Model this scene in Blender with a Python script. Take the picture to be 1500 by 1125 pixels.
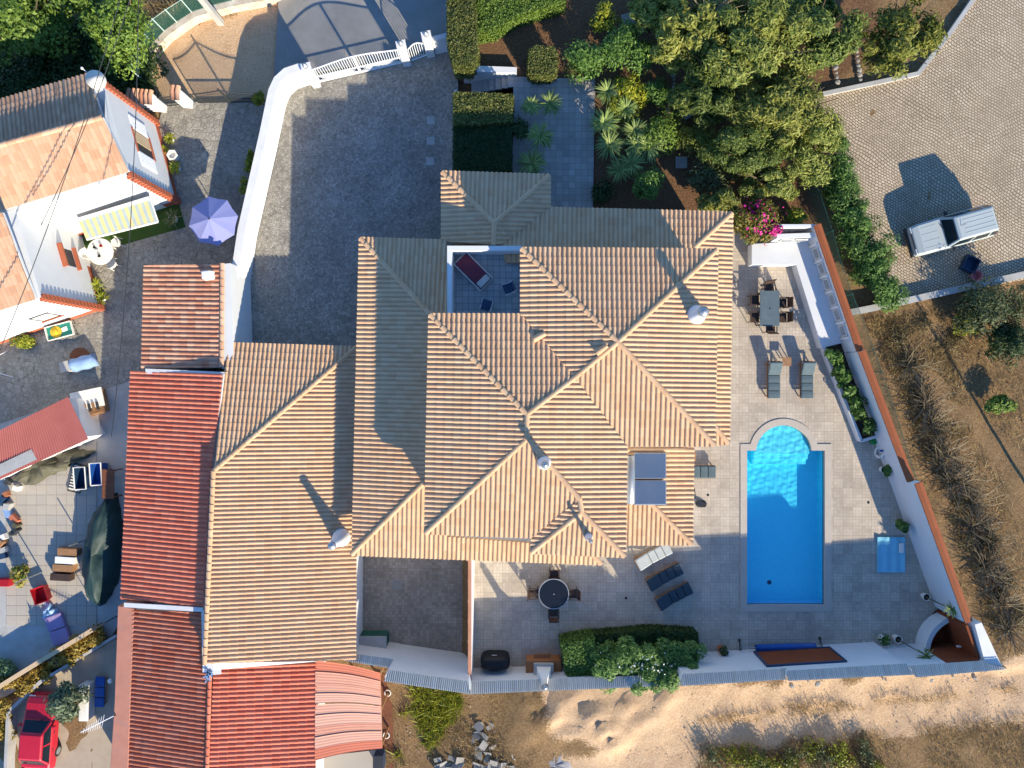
import bpy, math, random
import numpy as np
from mathutils import Vector, Matrix
R = math.radians
# ---------------------------------------------------------------- scene, camera, light
scene = bpy.context.scene
for o in list(bpy.data.objects): bpy.data.objects.remove(o)
C = scene.collection
H = 37.0; S0 = 28.0                       # camera height above the pool patio, photo px per metre there
cam_d = bpy.data.cameras.new('camera'); cam = bpy.data.objects.new('camera', cam_d); C.objects.link(cam)
cam.location = (0, 0, H); cam.rotation_euler = (0, 0, 0)
cam_d.sensor_width = 36; cam_d.lens = 36*H/(1500/S0); cam_d.clip_start = .5; cam_d.clip_end = 2000
scene.camera = cam
EL = R(23.8); SX, SY = .515, -.857        # direction (plan) towards the sun
world = bpy.data.worlds.new('World'); scene.world = world; world.use_nodes = True
wn = world.node_tree; bg = wn.nodes['Background']
sky = wn.nodes.new('ShaderNodeTexSky'); sky.sky_type = 'NISHITA'; sky.sun_disc = False
sky.ozone_density = 5; sky.dust_density = 0; sky.sun_elevation = EL; sky.sun_rotation = math.atan2(SX, SY)
tintn = wn.nodes.new('ShaderNodeMix'); tintn.data_type = 'RGBA'; tintn.blend_type = 'MULTIPLY'; tintn.inputs[0].default_value = 1; tintn.inputs[7].default_value = (.72, .92, 1.08, 1)   # the photograph's cool white balance
wn.links.new(sky.outputs[0], tintn.inputs[6]); wn.links.new(tintn.outputs[2], bg.inputs[0]); bg.inputs[1].default_value = .15
sun_d = bpy.data.lights.new('sun', 'SUN'); sun = bpy.data.objects.new('sun', sun_d); C.objects.link(sun)
sun_d.energy = 5.0; sun_d.angle = R(.53); sun_d.color = (1, .90, .69)
sdir = Vector((SX*math.cos(EL), SY*math.cos(EL), math.sin(EL)))
sun.rotation_euler = sdir.to_track_quat('Z', 'Y').to_euler()
scene.view_settings.view_transform = 'Standard'; scene.view_settings.look = 'None'
scene.view_settings.exposure = .83; scene.view_settings.gamma = 1
scene.render.engine = 'CYCLES'
rnd = random.Random(7); nr = np.random.default_rng(7)

# ---------------------------------------------------------------- helpers
def W(px, py, z=0.0):
    k = (1-z/H)/S0
    return Vector(((px-750)*k, (562.5-py)*k, z))
def WL(pts, z=0.0): return [W(p[0], p[1], p[2] if len(p) > 2 else z) for p in pts]

class MB:
    def __init__(s): s.v = []; s.f = []; s.t = []; s.m = []; s.cur = 0.0; s.mi = 0
    def add(s, vs, fs, t=None):
        b = len(s.v); s.v += [tuple(x) for x in vs]
        for f in fs: s.f.append([b+i for i in f]); s.t.append(s.cur if t is None else t); s.m.append(s.mi)
        return s
    def box(s, c, d, rz=0, top=1.0, M=None, t=None):
        x, y, z = d[0]/2, d[1]/2, d[2]/2
        vs = [Vector(p) for p in ((-x,-y,-z),(x,-y,-z),(x,y,-z),(-x,y,-z),(-x*top,-y*top,z),(x*top,-y*top,z),(x*top,y*top,z),(-x*top,y*top,z))]
        m = M if M is not None else Matrix.Rotation(rz, 3, 'Z')
        c = Vector(c)
        return s.add([m @ v + c for v in vs], [(3,2,1,0),(4,5,6,7),(0,1,5,4),(1,2,6,5),(2,3,7,6),(3,0,4,7)], t)
    def prism(s, pts, z0, z1, t=None):
        n = len(pts); a = sum(pts[i][0]*pts[(i+1)%n][1]-pts[(i+1)%n][0]*pts[i][1] for i in range(n))
        if a < 0: pts = list(pts)[::-1]
        f0 = z0 if callable(z0) else (lambda p: z0); f1 = z1 if callable(z1) else (lambda p: z1)
        vs = [(p[0],p[1],f0(p)) for p in pts]+[(p[0],p[1],f1(p)) for p in pts]
        fs = [tuple(range(n))[::-1], tuple(range(n,2*n))]+[(i,(i+1)%n,n+(i+1)%n,n+i) for i in range(n)]
        return s.add(vs, fs, t)
    def poly(s, pts, t=None): return s.add(pts, [tuple(range(len(pts)))], t)
    def bar(s, a, b, w=.04, h=None, t=None):
        a, b = Vector(a), Vector(b); h = h or w; d = b-a
        if d.length < 1e-5: return s
        q = d.to_track_quat('X', 'Z').to_matrix()
        return s.box((a+b)/2, (d.length, w, h), M=q, t=t)
    def tube(s, pts, r, n=6, t=None, cap=True):
        pts = [Vector(p) for p in pts]; rs = r if isinstance(r, (list, tuple)) else [r]*len(pts)
        vs = []; fs = []
        for i, p in enumerate(pts):
            d = (pts[min(i+1,len(pts)-1)]-pts[max(i-1,0)]).normalized()
            e = Vector((0,0,1)) if abs(d.z) < .9 else Vector((1,0,0))
            x = d.cross(e).normalized(); y = d.cross(x)
            vs += [p+(x*math.cos(2*math.pi*k/n)+y*math.sin(2*math.pi*k/n))*rs[i] for k in range(n)]
        for i in range(len(pts)-1):
            for k in range(n): fs.append((i*n+k, i*n+(k+1)%n, (i+1)*n+(k+1)%n, (i+1)*n+k))
        if cap: fs += [tuple(range(n)), tuple(range((len(pts)-1)*n, len(pts)*n))[::-1]]
        return s.add(vs, fs, t)
    def lathe(s, prof, n=16, c=(0,0,0), t=None, sx=1, sy=1, cap=True):
        vs = []; fs = []; m = len(prof); c = Vector(c)
        for (r, z) in prof: vs += [c+Vector((r*sx*math.cos(2*math.pi*k/n), r*sy*math.sin(2*math.pi*k/n), z)) for k in range(n)]
        for i in range(m-1):
            for k in range(n): fs.append((i*n+k, i*n+(k+1)%n, (i+1)*n+(k+1)%n, (i+1)*n+k))
        if cap and prof[0][0] > 1e-4: fs.append(tuple(range(n))[::-1])
        if cap and prof[-1][0] > 1e-4: fs.append(tuple(range((m-1)*n, m*n)))
        return s.add(vs, fs, t)
    def loft(s, rings, t=None, cap=True):
        n = len(rings[0]); vs = [p for r in rings for p in r]; fs = []
        for i in range(len(rings)-1):
            for k in range(n): fs.append((i*n+k, i*n+(k+1)%n, (i+1)*n+(k+1)%n, (i+1)*n+k))
        if cap: fs += [tuple(range(n))[::-1], tuple(range((len(rings)-1)*n, len(rings)*n))]
        return s.add(vs, fs, t)
    def mesh(s, name='m'):
        me = bpy.data.meshes.new(name); me.from_pydata(s.v, [], s.f)
        a = me.attributes.new('tint', 'FLOAT', 'FACE'); a.data.foreach_set('value', s.t)
        if any(s.m): me.polygons.foreach_set('material_index', s.m)
        me.update(); return me
    def build(s, name, mat, parent=None, smooth=False, bevel=0, loc=None, rz=0, **tg):
        return obj(name, s.mesh(name), mat, parent, smooth, bevel, loc, rz, **tg)

def obj(name, me, mat, parent=None, smooth=False, bevel=0, loc=None, rz=0, kind=None, label=None, cat=None, group=None):
    o = bpy.data.objects.new(name, me); C.objects.link(o)
    if me and mat and not me.materials:
        for m in (mat if isinstance(mat, (list, tuple)) else [mat]): me.materials.append(m)
    if parent: o.parent = parent
    if loc is not None: o.location = loc
    if rz: o.rotation_euler.z = rz
    if smooth:
        me.polygons.foreach_set('use_smooth', [True]*len(me.polygons)); 
    if bevel:
        b = o.modifiers.new('bevel', 'BEVEL'); b.width = bevel; b.segments = 2; b.limit_method = 'ANGLE'; b.angle_limit = R(40)
    if kind: o['kind'] = kind
    if label: o['label'] = label
    if cat: o['category'] = cat
    if group: o['group'] = group
    return o
def thing(name, label, cat, loc=(0,0,0), rz=0, group=None):
    return obj(name, None, None, None, loc=loc, rz=rz, label=label, cat=cat, group=group)
def dup(root, loc, rz, label, group=None):
    r = root.copy(); C.objects.link(r); r.location = loc; r.rotation_euler.z = rz; r['label'] = label
    if group: r['group'] = group
    for ch in list(root.children):
        c = ch.copy(); C.objects.link(c); c.parent = r
        for g in ch.children:
            d = g.copy(); C.objects.link(d); d.parent = c
    return r

# ---------------------------------------------------------------- materials
def nd(nt, t, **kw):
    n = nt.nodes.new(t)
    for k, v in kw.items():
        if hasattr(n, k): setattr(n, k, v)
        else: n.inputs[k].default_value = v
    return n
def newmat(name):
    m = bpy.data.materials.new(name); m.use_nodes = True
    return m, m.node_tree, m.node_tree.nodes['Principled BSDF']
def ramp(nt, fac, stops):
    r = nt.nodes.new('ShaderNodeValToRGB'); e = r.color_ramp.elements
    while len(e) < len(stops): e.new(.5)
    for i, (p, c) in enumerate(stops): e[i].position = p; e[i].color = (*c, 1) if len(c) == 3 else c
    nt.links.new(fac, r.inputs[0]); return r.outputs[0]
def mixc(nt, f, a, b, mode='MIX'):
    m = nt.nodes.new('ShaderNodeMix'); m.data_type = 'RGBA'; m.blend_type = mode
    for s, v in ((0, f), (6, a), (7, b)):
        if hasattr(v, 'links') or hasattr(v, 'is_linked'): nt.links.new(v, m.inputs[s])
        elif s == 0: m.inputs[0].default_value = v
        else: m.inputs[s].default_value = (*v, 1)
    return m.outputs[2]
def math_(nt, op, a, b=0.0):
    m = nt.nodes.new('ShaderNodeMath'); m.operation = op
    for i, v in enumerate((a, b)):
        if hasattr(v, 'is_linked'): nt.links.new(v, m.inputs[i])
        else: m.inputs[i].default_value = v
    return m.outputs[0]
def coords(nt): return nt.nodes.new('ShaderNodeTexCoord').outputs['Object']
def noise(nt, vec, scale, detail=6, rough=.6, out=0):
    n = nd(nt, 'ShaderNodeTexNoise', Scale=scale, Detail=detail, Roughness=rough); nt.links.new(vec, n.inputs['Vector']); return n.outputs[out]
def bump(nt, bs, h, strength=.3, dist=.02):
    b = nd(nt, 'ShaderNodeBump', Strength=strength, Distance=dist); nt.links.new(h, b.inputs['Height']); nt.links.new(b.outputs[0], bs.inputs['Normal'])
def M(name, c1, c2=None, scale=3.0, rough=.85, bmp=.0, bscale=40, tint=None, metal=0, spec=.3, sss=0, dirt=None):
    """noise-mottled surface; tint = colour that the per-piece random value pulls towards"""
    m, nt, bs = newmat(name); v = coords(nt); c2 = c2 or tuple(x*.8 for x in c1)
    n = noise(nt, v, scale)
    col = ramp(nt, n, [(.3, c2), (.7, c1)])
    if tint:
        at = nd(nt, 'ShaderNodeAttribute', attribute_name='tint'); oi = nt.nodes.new('ShaderNodeObjectInfo')
        r = math_(nt, 'FRACT', math_(nt, 'ADD', at.outputs['Fac'], oi.outputs['Random']))
        col = mixc(nt, r, col, tint)
    if dirt:
        dn = noise(nt, v, dirt[1], 8, .7); f = ramp(nt, dn, [(dirt[2], (0,0,0)), (dirt[2]+.2, (1,1,1))])
        col = mixc(nt, f, col, dirt[0])
    nt.links.new(col, bs.inputs['Base Color']); bs.inputs['Roughness'].default_value = rough; bs.inputs['Metallic'].default_value = metal
    bs.inputs['Specular IOR Level'].default_value = spec
    if bmp: bump(nt, bs, noise(nt, v, bscale, 4), bmp)
    return m
def leafmat(name, c1, c2, rough=.55, trans=.25):
    m, nt, bs = newmat(name)
    at = nd(nt, 'ShaderNodeAttribute', attribute_name='tint'); oi = nt.nodes.new('ShaderNodeObjectInfo')
    mid = tuple((a+b)/2 for a, b in zip(c1, c2))
    col = ramp(nt, at.outputs['Fac'], [(0, c1), (.5, mid), (1, c2)])
    hs = nt.nodes.new('ShaderNodeHueSaturation'); nt.links.new(col, hs.inputs['Color'])
    hs.inputs['Hue'].default_value = .5
    nt.links.new(math_(nt, 'ADD', math_(nt, 'MULTIPLY', oi.outputs['Random'], .35), .85), hs.inputs['Value'])
    nt.links.new(hs.outputs[0], bs.inputs['Base Color']); bs.inputs['Roughness'].default_value = rough
    bs.inputs['Specular IOR Level'].default_value = .3
    tr = nt.nodes.new('ShaderNodeBsdfTranslucent'); nt.links.new(hs.outputs[0], tr.inputs[0])
    mx = nt.nodes.new('ShaderNodeMixShader'); mx.inputs[0].default_value = trans
    nt.links.new(bs.outputs[0], mx.inputs[1]); nt.links.new(tr.outputs[0], mx.inputs[2])
    nt.links.new(mx.outputs[0], nt.nodes['Material Output'].inputs[0]); return m
def grid_mat(name, cell, joint, c1, c2, cj, jw=.012, big=None, rough=.7, rot=0, warp=0, stag=0.0, patch=None, bmp=.4):
    """paving: regular (or warped) joints, random colour for each piece"""
    m, nt, bs = newmat(name); v = coords(nt)
    mp = nd(nt, 'ShaderNodeMapping'); mp.inputs['Rotation'].default_value = (0, 0, rot); nt.links.new(v, mp.inputs[0]); v2 = mp.outputs[0]
    if warp:
        nz = nd(nt, 'ShaderNodeTexNoise', Scale=.45, Detail=3); nt.links.new(v, nz.inputs['Vector'])
        va = nd(nt, 'ShaderNodeVectorMath', operation='MULTIPLY_ADD'); nt.links.new(nz.outputs['Color'], va.inputs[0])
        va.inputs[1].default_value = (warp, warp, 0); nt.links.new(v2, va.inputs[2]); v2 = va.outputs[0]
    br = nd(nt, 'ShaderNodeTexBrick', offset=stag, Scale=1.0); br.offset_frequency = 2; br.squash = 1
    br.inputs['Mortar Size'].default_value = jw; br.inputs['Mortar Smooth'].default_value = .3
    br.inputs['Brick Width'].default_value = cell[0]; br.inputs['Row Height'].default_value = cell[1]; br.inputs['Bias'].default_value = 0
    br.inputs['Color1'].default_value = (0,0,0,1); br.inputs['Color2'].default_value = (1,1,1,1); br.inputs['Mortar'].default_value = (.5,.5,.5,1)
    nt.links.new(v2, br.inputs['Vector'])
    col = mixc(nt, br.outputs['Color'], c1, c2)
    if big:
        b2 = nd(nt, 'ShaderNodeTexBrick', offset=0.0, Scale=1.0); b2.offset_frequency = 2
        b2.inputs['Mortar Size'].default_value = big[1]; b2.inputs['Mortar Smooth'].default_value = .2; b2.inputs['Brick Width'].default_value = big[0]; b2.inputs['Row Height'].default_value = big[0]
        b2.inputs['Color1'].default_value = (.86,.86,.86,1); b2.inputs['Color2'].default_value = (1.06,1.06,1.06,1); b2.inputs['Mortar'].default_value = (*big[2], 1)
        nt.links.new(v2, b2.inputs['Vector']); col = mixc(nt, 1.0, col, b2.outputs['Color'], 'MULTIPLY')
    n = noise(nt, v, .6, 8, .65); col = mixc(nt, 1.0, col, ramp(nt, n, [(.3, (.78,.76,.74)), (.7, (1.08,1.07,1.05))]), 'MULTIPLY')
    n3 = noise(nt, v, 22, 4, .6); col = mixc(nt, 1.0, col, ramp(nt, n3, [(.3, (.85,.85,.85)), (.7, (1.1,1.1,1.1))]), 'MULTIPLY')
    if patch:
        pn = noise(nt, v, patch[1], 6, .6); col = mixc(nt, ramp(nt, pn, [(patch[2], (0,0,0)), (patch[2]+.15, (1,1,1))]), col, patch[0])
    col = mixc(nt, br.outputs['Fac'], col, cj)
    nt.links.new(col, bs.inputs['Base Color']); bs.inputs['Roughness'].default_value = rough; bs.inputs['Specular IOR Level'].default_value = .25
    inv = math_(nt, 'SUBTRACT', 1.0, br.outputs['Fac']); h = math_(nt, 'ADD', inv, math_(nt, 'MULTIPLY', n3, .5)); bump(nt, bs, h, bmp, .015)
    return m
def cob_mat(name, scale, c1, c2, cj, jw=.06, rough=.8):
    m, nt, bs = newmat(name); v = coords(nt)
    a = nd(nt, 'ShaderNodeTexVoronoi', Scale=scale); b = nd(nt, 'ShaderNodeTexVoronoi', feature='DISTANCE_TO_EDGE', Scale=scale)
    a.inputs['Randomness'].default_value = .75; b.inputs['Randomness'].default_value = .75
    nt.links.new(v, a.inputs['Vector']); nt.links.new(v, b.inputs['Vector'])
    col = mixc(nt, a.outputs['Color'], c1, c2)
    n = noise(nt, v, .5, 8, .65); col = mixc(nt, 1.0, col, ramp(nt, n, [(.3, (.66,.65,.64)), (.7, (1.1,1.08,1.05))]), 'MULTIPLY')
    n5 = noise(nt, v, 2.7, 6, .7); col = mixc(nt, 1.0, col, ramp(nt, n5, [(.30, (.60,.59,.58)), (.45, (1,1,1)), (.62, (1,1,1)), (.78, (1.18,1.15,1.1))]), 'MULTIPLY')
    f = ramp(nt, b.outputs['Distance'], [(0, (1,1,1)), (jw, (0,0,0))]); col = mixc(nt, f, col, cj)
    nt.links.new(col, bs.inputs['Base Color']); bs.inputs['Roughness'].default_value = rough; bs.inputs['Specular IOR Level'].default_value = .25
    bump(nt, bs, ramp(nt, b.outputs['Distance'], [(0, (0,0,0)), (.12, (1,1,1))]), .5, .02); return m

tan = M('roof_tile_clay', (.62,.375,.21), (.55,.32,.175), 1.3, .8, .15, 50, tint=(.64,.42,.25), dirt=((.40,.27,.17), .9, .60))
red = M('red_roof_tile', (.62,.165,.09), (.54,.135,.075), 1.2, .85, .15, 50, tint=(.66,.22,.13), dirt=((.44,.145,.085), 1.1, .60))
redd = M('old_red_roof_tile', (.52,.15,.075), (.42,.11,.055), 1.5, .85, .2, 50, tint=(.52,.20,.12), dirt=((.26,.08,.055), 1.3, .56))
ochre = M('salmon_roof_tile', (.58,.33,.20), (.50,.26,.15), 1.4, .85, .2, 40, tint=(.62,.40,.26), dirt=((.30,.22,.15), 3.5, .6))
brownt = M('brown_roof_tile', (.50,.29,.18), (.41,.23,.14), 2, .85, .2, 40, tint=(.56,.36,.23))
terra = M('terracotta_roof_tile', (.50,.22,.13), (.40,.16,.09), 1.4, .85, .2, 40, tint=(.58,.34,.22))
greyt = M('grey_coping_tile', (.47,.44,.38), (.38,.36,.32), 1.6, .85, .2, 40, tint=(.50,.48,.43))
orange = M('orange_coping', (.33,.095,.033), (.27,.075,.027), 1.5, .75, .15, 30)
rust = M('rust_plaster', (.26,.065,.02), (.19,.045,.015), 1.2, .85, .2, 20)
white = M('white_render', (.68,.68,.675), (.63,.63,.625), 1.0, .85, .12, 50, dirt=((.60,.56,.51), 1.6, .66))
wwall = M('weathered_white_render', (.76,.74,.71), (.66,.63,.60), 1.2, .9, .15, 40, dirt=((.45,.38,.31), 2.2, .64))
cream = M('ochre_plinth', (.62,.45,.28), (.54,.38,.22), 1.5, .9, .15, 40)
conc = M('concrete', (.46,.44,.41), (.36,.345,.32), 1.4, .9, .25, 40, dirt=((.25,.235,.21), 2.6, .6))
wood = M('teak', (.36,.19,.09), (.27,.135,.06), 6, .6, .1, 60)
dwood = M('dark_brown_frame', (.075,.045,.032), (.05,.03,.022), 6, .5)
bwood = M('brown_board', (.20,.07,.03), (.14,.05,.022), 3, .6)
cush = M('slate_cushion', (.105,.145,.16), (.085,.118,.132), 5, .9, .25, 90)
cushd = M('navy_cushion', (.03,.055,.075), (.024,.045,.06), 5, .9, .25, 90)
cushw = M('pale_cushion', (.46,.47,.45), (.40,.41,.39), 5, .9, .25, 90)
blackc = M('black_cover', (.012,.013,.016), (.008,.008,.01), 5, .55, .3, 12)
blackg = M('black_glass', (.012,.014,.018), (.01,.011,.014), 3, .12, spec=.5)
slate = M('slate_table_top', (.12,.155,.17), (.09,.12,.135), 2.5, .5, .2, 30)
metal = M('grey_metal', (.42,.43,.44), (.36,.37,.38), 3, .4, metal=.6)
wmetal = M('white_metal', (.78,.78,.78), (.72,.72,.72), 3, .45)
dmetal = M('dark_iron', (.04,.045,.05), (.03,.033,.036), 3, .5)
gmetal = M('green_paint', (.03,.13,.10), (.025,.10,.08), 3, .6)
plastw = M('white_plastic', (.80,.77,.70), (.74,.70,.62), 2, .45)
blue = M('blue_plastic', (.02,.10,.36), (.015,.075,.28), 2, .45)
dblue = M('dark_blue_plastic', (.025,.06,.12), (.02,.045,.095), 2, .4)
teal = M('teal_plastic', (.02,.24,.18), (.015,.19,.14), 2, .5)
redp = M('red_plastic', (.42,.012,.02), (.33,.01,.015), 2, .4)
yel = M('yellow_straw', (.62,.42,.03), (.52,.34,.02), 6, .8)
lblue = M('light_blue_cloth', (.26,.38,.60), (.20,.31,.52), 2, .9, .4, 5)
lilac = M('lilac_cloth', (.34,.24,.40), (.27,.19,.33), 2, .9, .3, 8)
umbm = M('periwinkle_canopy', (.25,.26,.50), (.21,.22,.44), 2, .85, tint=(.30,.31,.54))
tarp = M('olive_tarpaulin', (.115,.105,.065), (.07,.065,.04), 2, .6, .6, 4)
tarpd = M('dark_green_tarpaulin', (.018,.045,.045), (.012,.03,.03), 1.2, .55, .8, 2.5)
soil = M('planter_soil', (.07,.045,.03), (.045,.03,.02), 6, .95, .5, 30)
clay = M('clay_pot', (.42,.15,.07), (.34,.12,.055), 4, .8)
stone = M('pale_stone', (.36,.32,.27), (.27,.245,.205), 3, .9, .4, 20, tint=(.26,.25,.235))
slab_m = M('yard_slab', (.47,.41,.33), (.42,.36,.285), 1.2, .85, .15, 40, tint=(.40,.355,.30))
pink = M('pink_corrugated_sheet', (.68,.31,.20), (.62,.26,.165), 1.5, .6, tint=(.74,.40,.28))
shedr = M('dusty_red_sheet', (.42,.13,.11), (.37,.11,.09), 1.2, .6, .1, 20)
rubber = M('tyre_rubber', (.02,.02,.02), (.015,.015,.015), 3, .8)
glassd = M('dark_car_glass', (.01,.02,.028), (.008,.016,.022), 3, .1, spec=.25)
silver = M('silver_white_paint', (.43,.46,.445), (.41,.44,.425), 1, .3, spec=.5)
redpaint = M('red_car_paint', (.52,.015,.035), (.47,.012,.03), 1, .35, spec=.5)
awn_m = None
coping_m = M('sandstone_coping', (.50,.43,.36), (.44,.375,.31), 2, .85, .2, 40, dirt=((.36,.30,.25), 4, .62))
patio_m = grid_mat('patio_tile', (.165,.165), .01, (.50,.42,.335), (.575,.49,.395), (.35,.295,.24), .006, big=(.495,.012,(.70,.68,.66)))
court_m = grid_mat('courtyard_tile', (.165,.165), .01, (.30,.25,.20), (.42,.36,.30), (.22,.185,.15), .006, big=(.99,.01,(.75,.72,.7)))
path_m = grid_mat('garden_path_tile', (.33,.33), .01, (.36,.33,.30), (.46,.43,.39), (.24,.22,.2), .012)
park_m = grid_mat('car_park_cobble', (.17,.14), .01, (.47,.37,.25), (.60,.49,.355), (.15,.11,.075), .02, rot=R(33), warp=.7, stag=.5, patch=((.44,.29,.19), .35, .62), bmp=.7)
drive_m = cob_mat('driveway_cobble', 8, (.235,.215,.185), (.455,.42,.37), (.16,.145,.125), .07)
hex_m = cob_mat('neighbour_yard_cobble', 4.2, (.30,.275,.235), (.42,.385,.33), (.17,.15,.125), .06)
asph = M('street_asphalt', (.30,.285,.265), (.22,.21,.195), .7, .9, .3, 60, dirt=((.40,.33,.26), 1.2, .6))
lawn_m = M('artificial_lawn', (.05,.10,.02), (.035,.075,.012), 12, .95, .6, 120)
# ---------------------------------------------------------------- ground and paved surfaces
from mathutils.geometry import tessellate_polygon
def inpoly(x, y, poly):
    c = np.zeros(np.shape(x), bool); n = len(poly)
    for i in range(n):
        x0, y0 = poly[i][:2]; x1, y1 = poly[(i+1)%n][:2]
        cond = ((y0 > y) != (y1 > y)) & (x < (x1-x0)*(y-y0)/((y1-y0) or 1e-9)+x0); c ^= cond
    return c
def pdist(x, y, poly):
    d = np.full(np.shape(x), 1e9); n = len(poly)
    for i in range(n):
        ax, ay = poly[i][:2]; bx, by = poly[(i+1)%n][:2]; L = (bx-ax)**2+(by-ay)**2
        t = np.clip(((x-ax)*(bx-ax)+(y-ay)*(by-ay))/L, 0, 1); d = np.minimum(d, np.hypot(x-ax-t*(bx-ax), y-ay-t*(by-ay)))
    return np.where(inpoly(x, y, poly), -d, d)
def sst(a, b, x): t = np.clip((x-a)/(b-a), 0, 1); return t*t*(3-2*t)
SANDP = [[(p.x, p.y) for p in WL(q, -.5)] for q in (
    [(830,1125),(900,1075),(1030,1010),(1250,995),(1500,960),(1700,940),(1700,1090),(1500,1048),(1300,1070),(1080,1092),(980,1125),(900,1300),(700,1300)],
    [(800,1000),(1010,990),(1000,1040),(880,1090),(815,1060)],
    [(205,120),(225,70),(290,25),(400,-10),(420,60),(400,150),(220,150)])]
SOILP = [(p.x, p.y) for p in WL([(655,-80),(1260,-80),(1300,60),(1200,140),(1190,330),(860,330),(655,260)], 0)]
def zt(x, y):
    x = np.asarray(x, float); y = np.asarray(y, float)
    z = -1.1+1.0*sst(-3.0, -2.75, x)
    z = np.where((x > -3.2) & (x < -.05) & (y > 15.15) & (y < 16.35), -1.2, z)
    zs = -1.1+.75*sst(-8, 2, x)
    z = z+(zs-z)*sst(-14.6, -15.6, y) if False else np.where(y < -15.0, zs, z)
    z = np.where((y < -7) & (y >= -15.0), -1.1+1.0*sst(-2.6, -2.3, x), z)
    return z
gx = np.unique(np.concatenate([np.linspace(-400,-40,13), np.arange(-40,40.01,.3), np.linspace(40,400,13)]))
gy = np.unique(np.concatenate([np.linspace(-400,-32,13), np.arange(-32,32.01,.3), np.linspace(32,400,13)]))
X, Y = np.meshgrid(gx, gy); Z = zt(X, Y)
def fbm(x, y, s=1.0, o=4, seed=0):
    r = np.random.default_rng(seed); out = np.zeros_like(x)
    for i in range(o):
        for k in range(3):
            a, p = r.uniform(0, 6.28, 2); f = s*2**i*r.uniform(.7, 1.3); out += np.sin((x*np.cos(a)+y*np.sin(a))*f+p)/(2**i*3)
    return out
sandd = np.minimum.reduce([pdist(X, Y, p) for p in SANDP])
rough = fbm(X, Y, 1.6, 5, 3); Z = Z+rough*np.where((Y < -15.2) | (X > 17), .10, .02)-.06*sst(.6, -.6, sandd)*(Y < -15)
# spoil heaps beside the track
for (hx, hy, hr, hh) in ((850,1035,1.6,.55),(905,1055,1.3,.35),(885,1075,1.1,.3),(785,1045,1.5,.45),(960,1020,1.6,.35)):
    c = W(hx, hy, -.5); Z = Z+hh*np.exp(-((X-c.x)**2+(Y-c.y)**2)/hr**2)*(1+.35*fbm(X, Y, 5, 3, 9))*(Y < -15.3)
POOL_C = W(1150, 760)
Z = np.where((np.abs(X-POOL_C.x) < 3.4) & (np.abs(Y-POOL_C.y) < 6.2), -2.4, Z)
nx, ny = len(gx), len(gy)
me = bpy.data.meshes.new('ground'); idx = np.arange(nx*ny).reshape(ny, nx)
me.from_pydata(np.stack([X.ravel(), Y.ravel(), Z.ravel()], 1).tolist(), [], np.stack([idx[:-1,:-1], idx[:-1,1:], idx[1:,1:], idx[1:,:-1]], -1).reshape(-1, 4).tolist())
for nm, val in (('sand', sst(.8, -.8, sandd+.5*rough)), ('soil', sst(.4, -.4, pdist(X, Y, SOILP)))):
    a = me.attributes.new(nm, 'FLOAT', 'POINT'); a.data.foreach_set('value', val.ravel().astype(np.float32))
me.polygons.foreach_set('use_smooth', [True]*len(me.polygons))
gm, nt, bs = newmat('dry_ground'); v = coords(nt)
n1 = noise(nt, v, .8, 10, .68); n2 = noise(nt, v, 9, 8, .7); n3 = noise(nt, v, 45, 4, .6)
dry = ramp(nt, n1, [(.28, (.10,.055,.028)), (.45, (.21,.125,.058)), (.58, (.30,.185,.09)), (.75, (.19,.125,.055))])
dry = mixc(nt, .55, dry, ramp(nt, n2, [(.3, (.07,.04,.02)), (.5, (.27,.17,.085)), (.7, (.42,.29,.155))]))
sandc = ramp(nt, n2, [(.25, (.47,.29,.155)), (.5, (.64,.43,.26)), (.75, (.73,.52,.34))])
sandc = mixc(nt, ramp(nt, n1, [(.5, (0,0,0)), (.7, (.7,.7,.7))]), sandc, (.46,.29,.17))
soilc = ramp(nt, n2, [(.3, (.105,.055,.03)), (.7, (.25,.14,.075))])
A1 = nd(nt, 'ShaderNodeAttribute', attribute_name='sand'); A2 = nd(nt, 'ShaderNodeAttribute', attribute_name='soil')
f1 = ramp(nt, math_(nt, 'ADD', A1.outputs['Fac'], math_(nt, 'MULTIPLY', math_(nt, 'SUBTRACT', n2, .5), .9)), [(.18, (0,0,0)), (.45, (1,1,1))])
col = mixc(nt, A2.outputs['Fac'], mixc(nt, f1, dry, sandc), soilc)
n4 = noise(nt, v, 30, 6, .75); col = mixc(nt, 1.0, col, ramp(nt, n4, [(.32, (.55,.53,.5)), (.5, (1,1,1)), (.68, (1.3,1.28,1.25))]), 'MULTIPLY')
nt.links.new(col, bs.inputs['Base Color']); bs.inputs['Roughness'].default_value = .95; bs.inputs['Specular IOR Level'].default_value = .1
bump(nt, bs, math_(nt, 'ADD', n2, math_(nt, 'MULTIPLY', n3, .6)), .9, .06)
obj('ground', me, gm, kind='structure')

def sheet(name, pts, z, mat, hole=None, kind='structure', thick=0):
    o = [Vector((p.x, p.y, z)) for p in WL(pts, z)]; loops = [o]
    if hole: loops.append([Vector((p.x, p.y, z)) for p in hole])
    allv = [p for l in loops for p in l]; tris = tessellate_polygon(loops)
    mb = MB(); fs = []
    for t in tris:
        a, b, c = [allv[i] for i in t]; fs.append(t if (b-a).cross(c-a).z > 0 else t[::-1])
    mb.add(allv, fs)
    if thick:
        b = len(allv); i0 = 0
        for l in loops:
            n = len(l)
            for i in range(n):
                p, q = l[i], l[(i+1)%n]; mb.add([p, q, q-Vector((0,0,thick)), p-Vector((0,0,thick))], [(0,1,2,3)])
    return mb.build(name, mat, kind=kind)
sheet('driveway', [(352,540),(362,440),(378,345),(409,210),(420,150),(440,118),(470,108),(600,82),(671,67),(671,270),(700,270),(700,400),(600,400),(600,540)], -1.0, drive_m)
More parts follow.
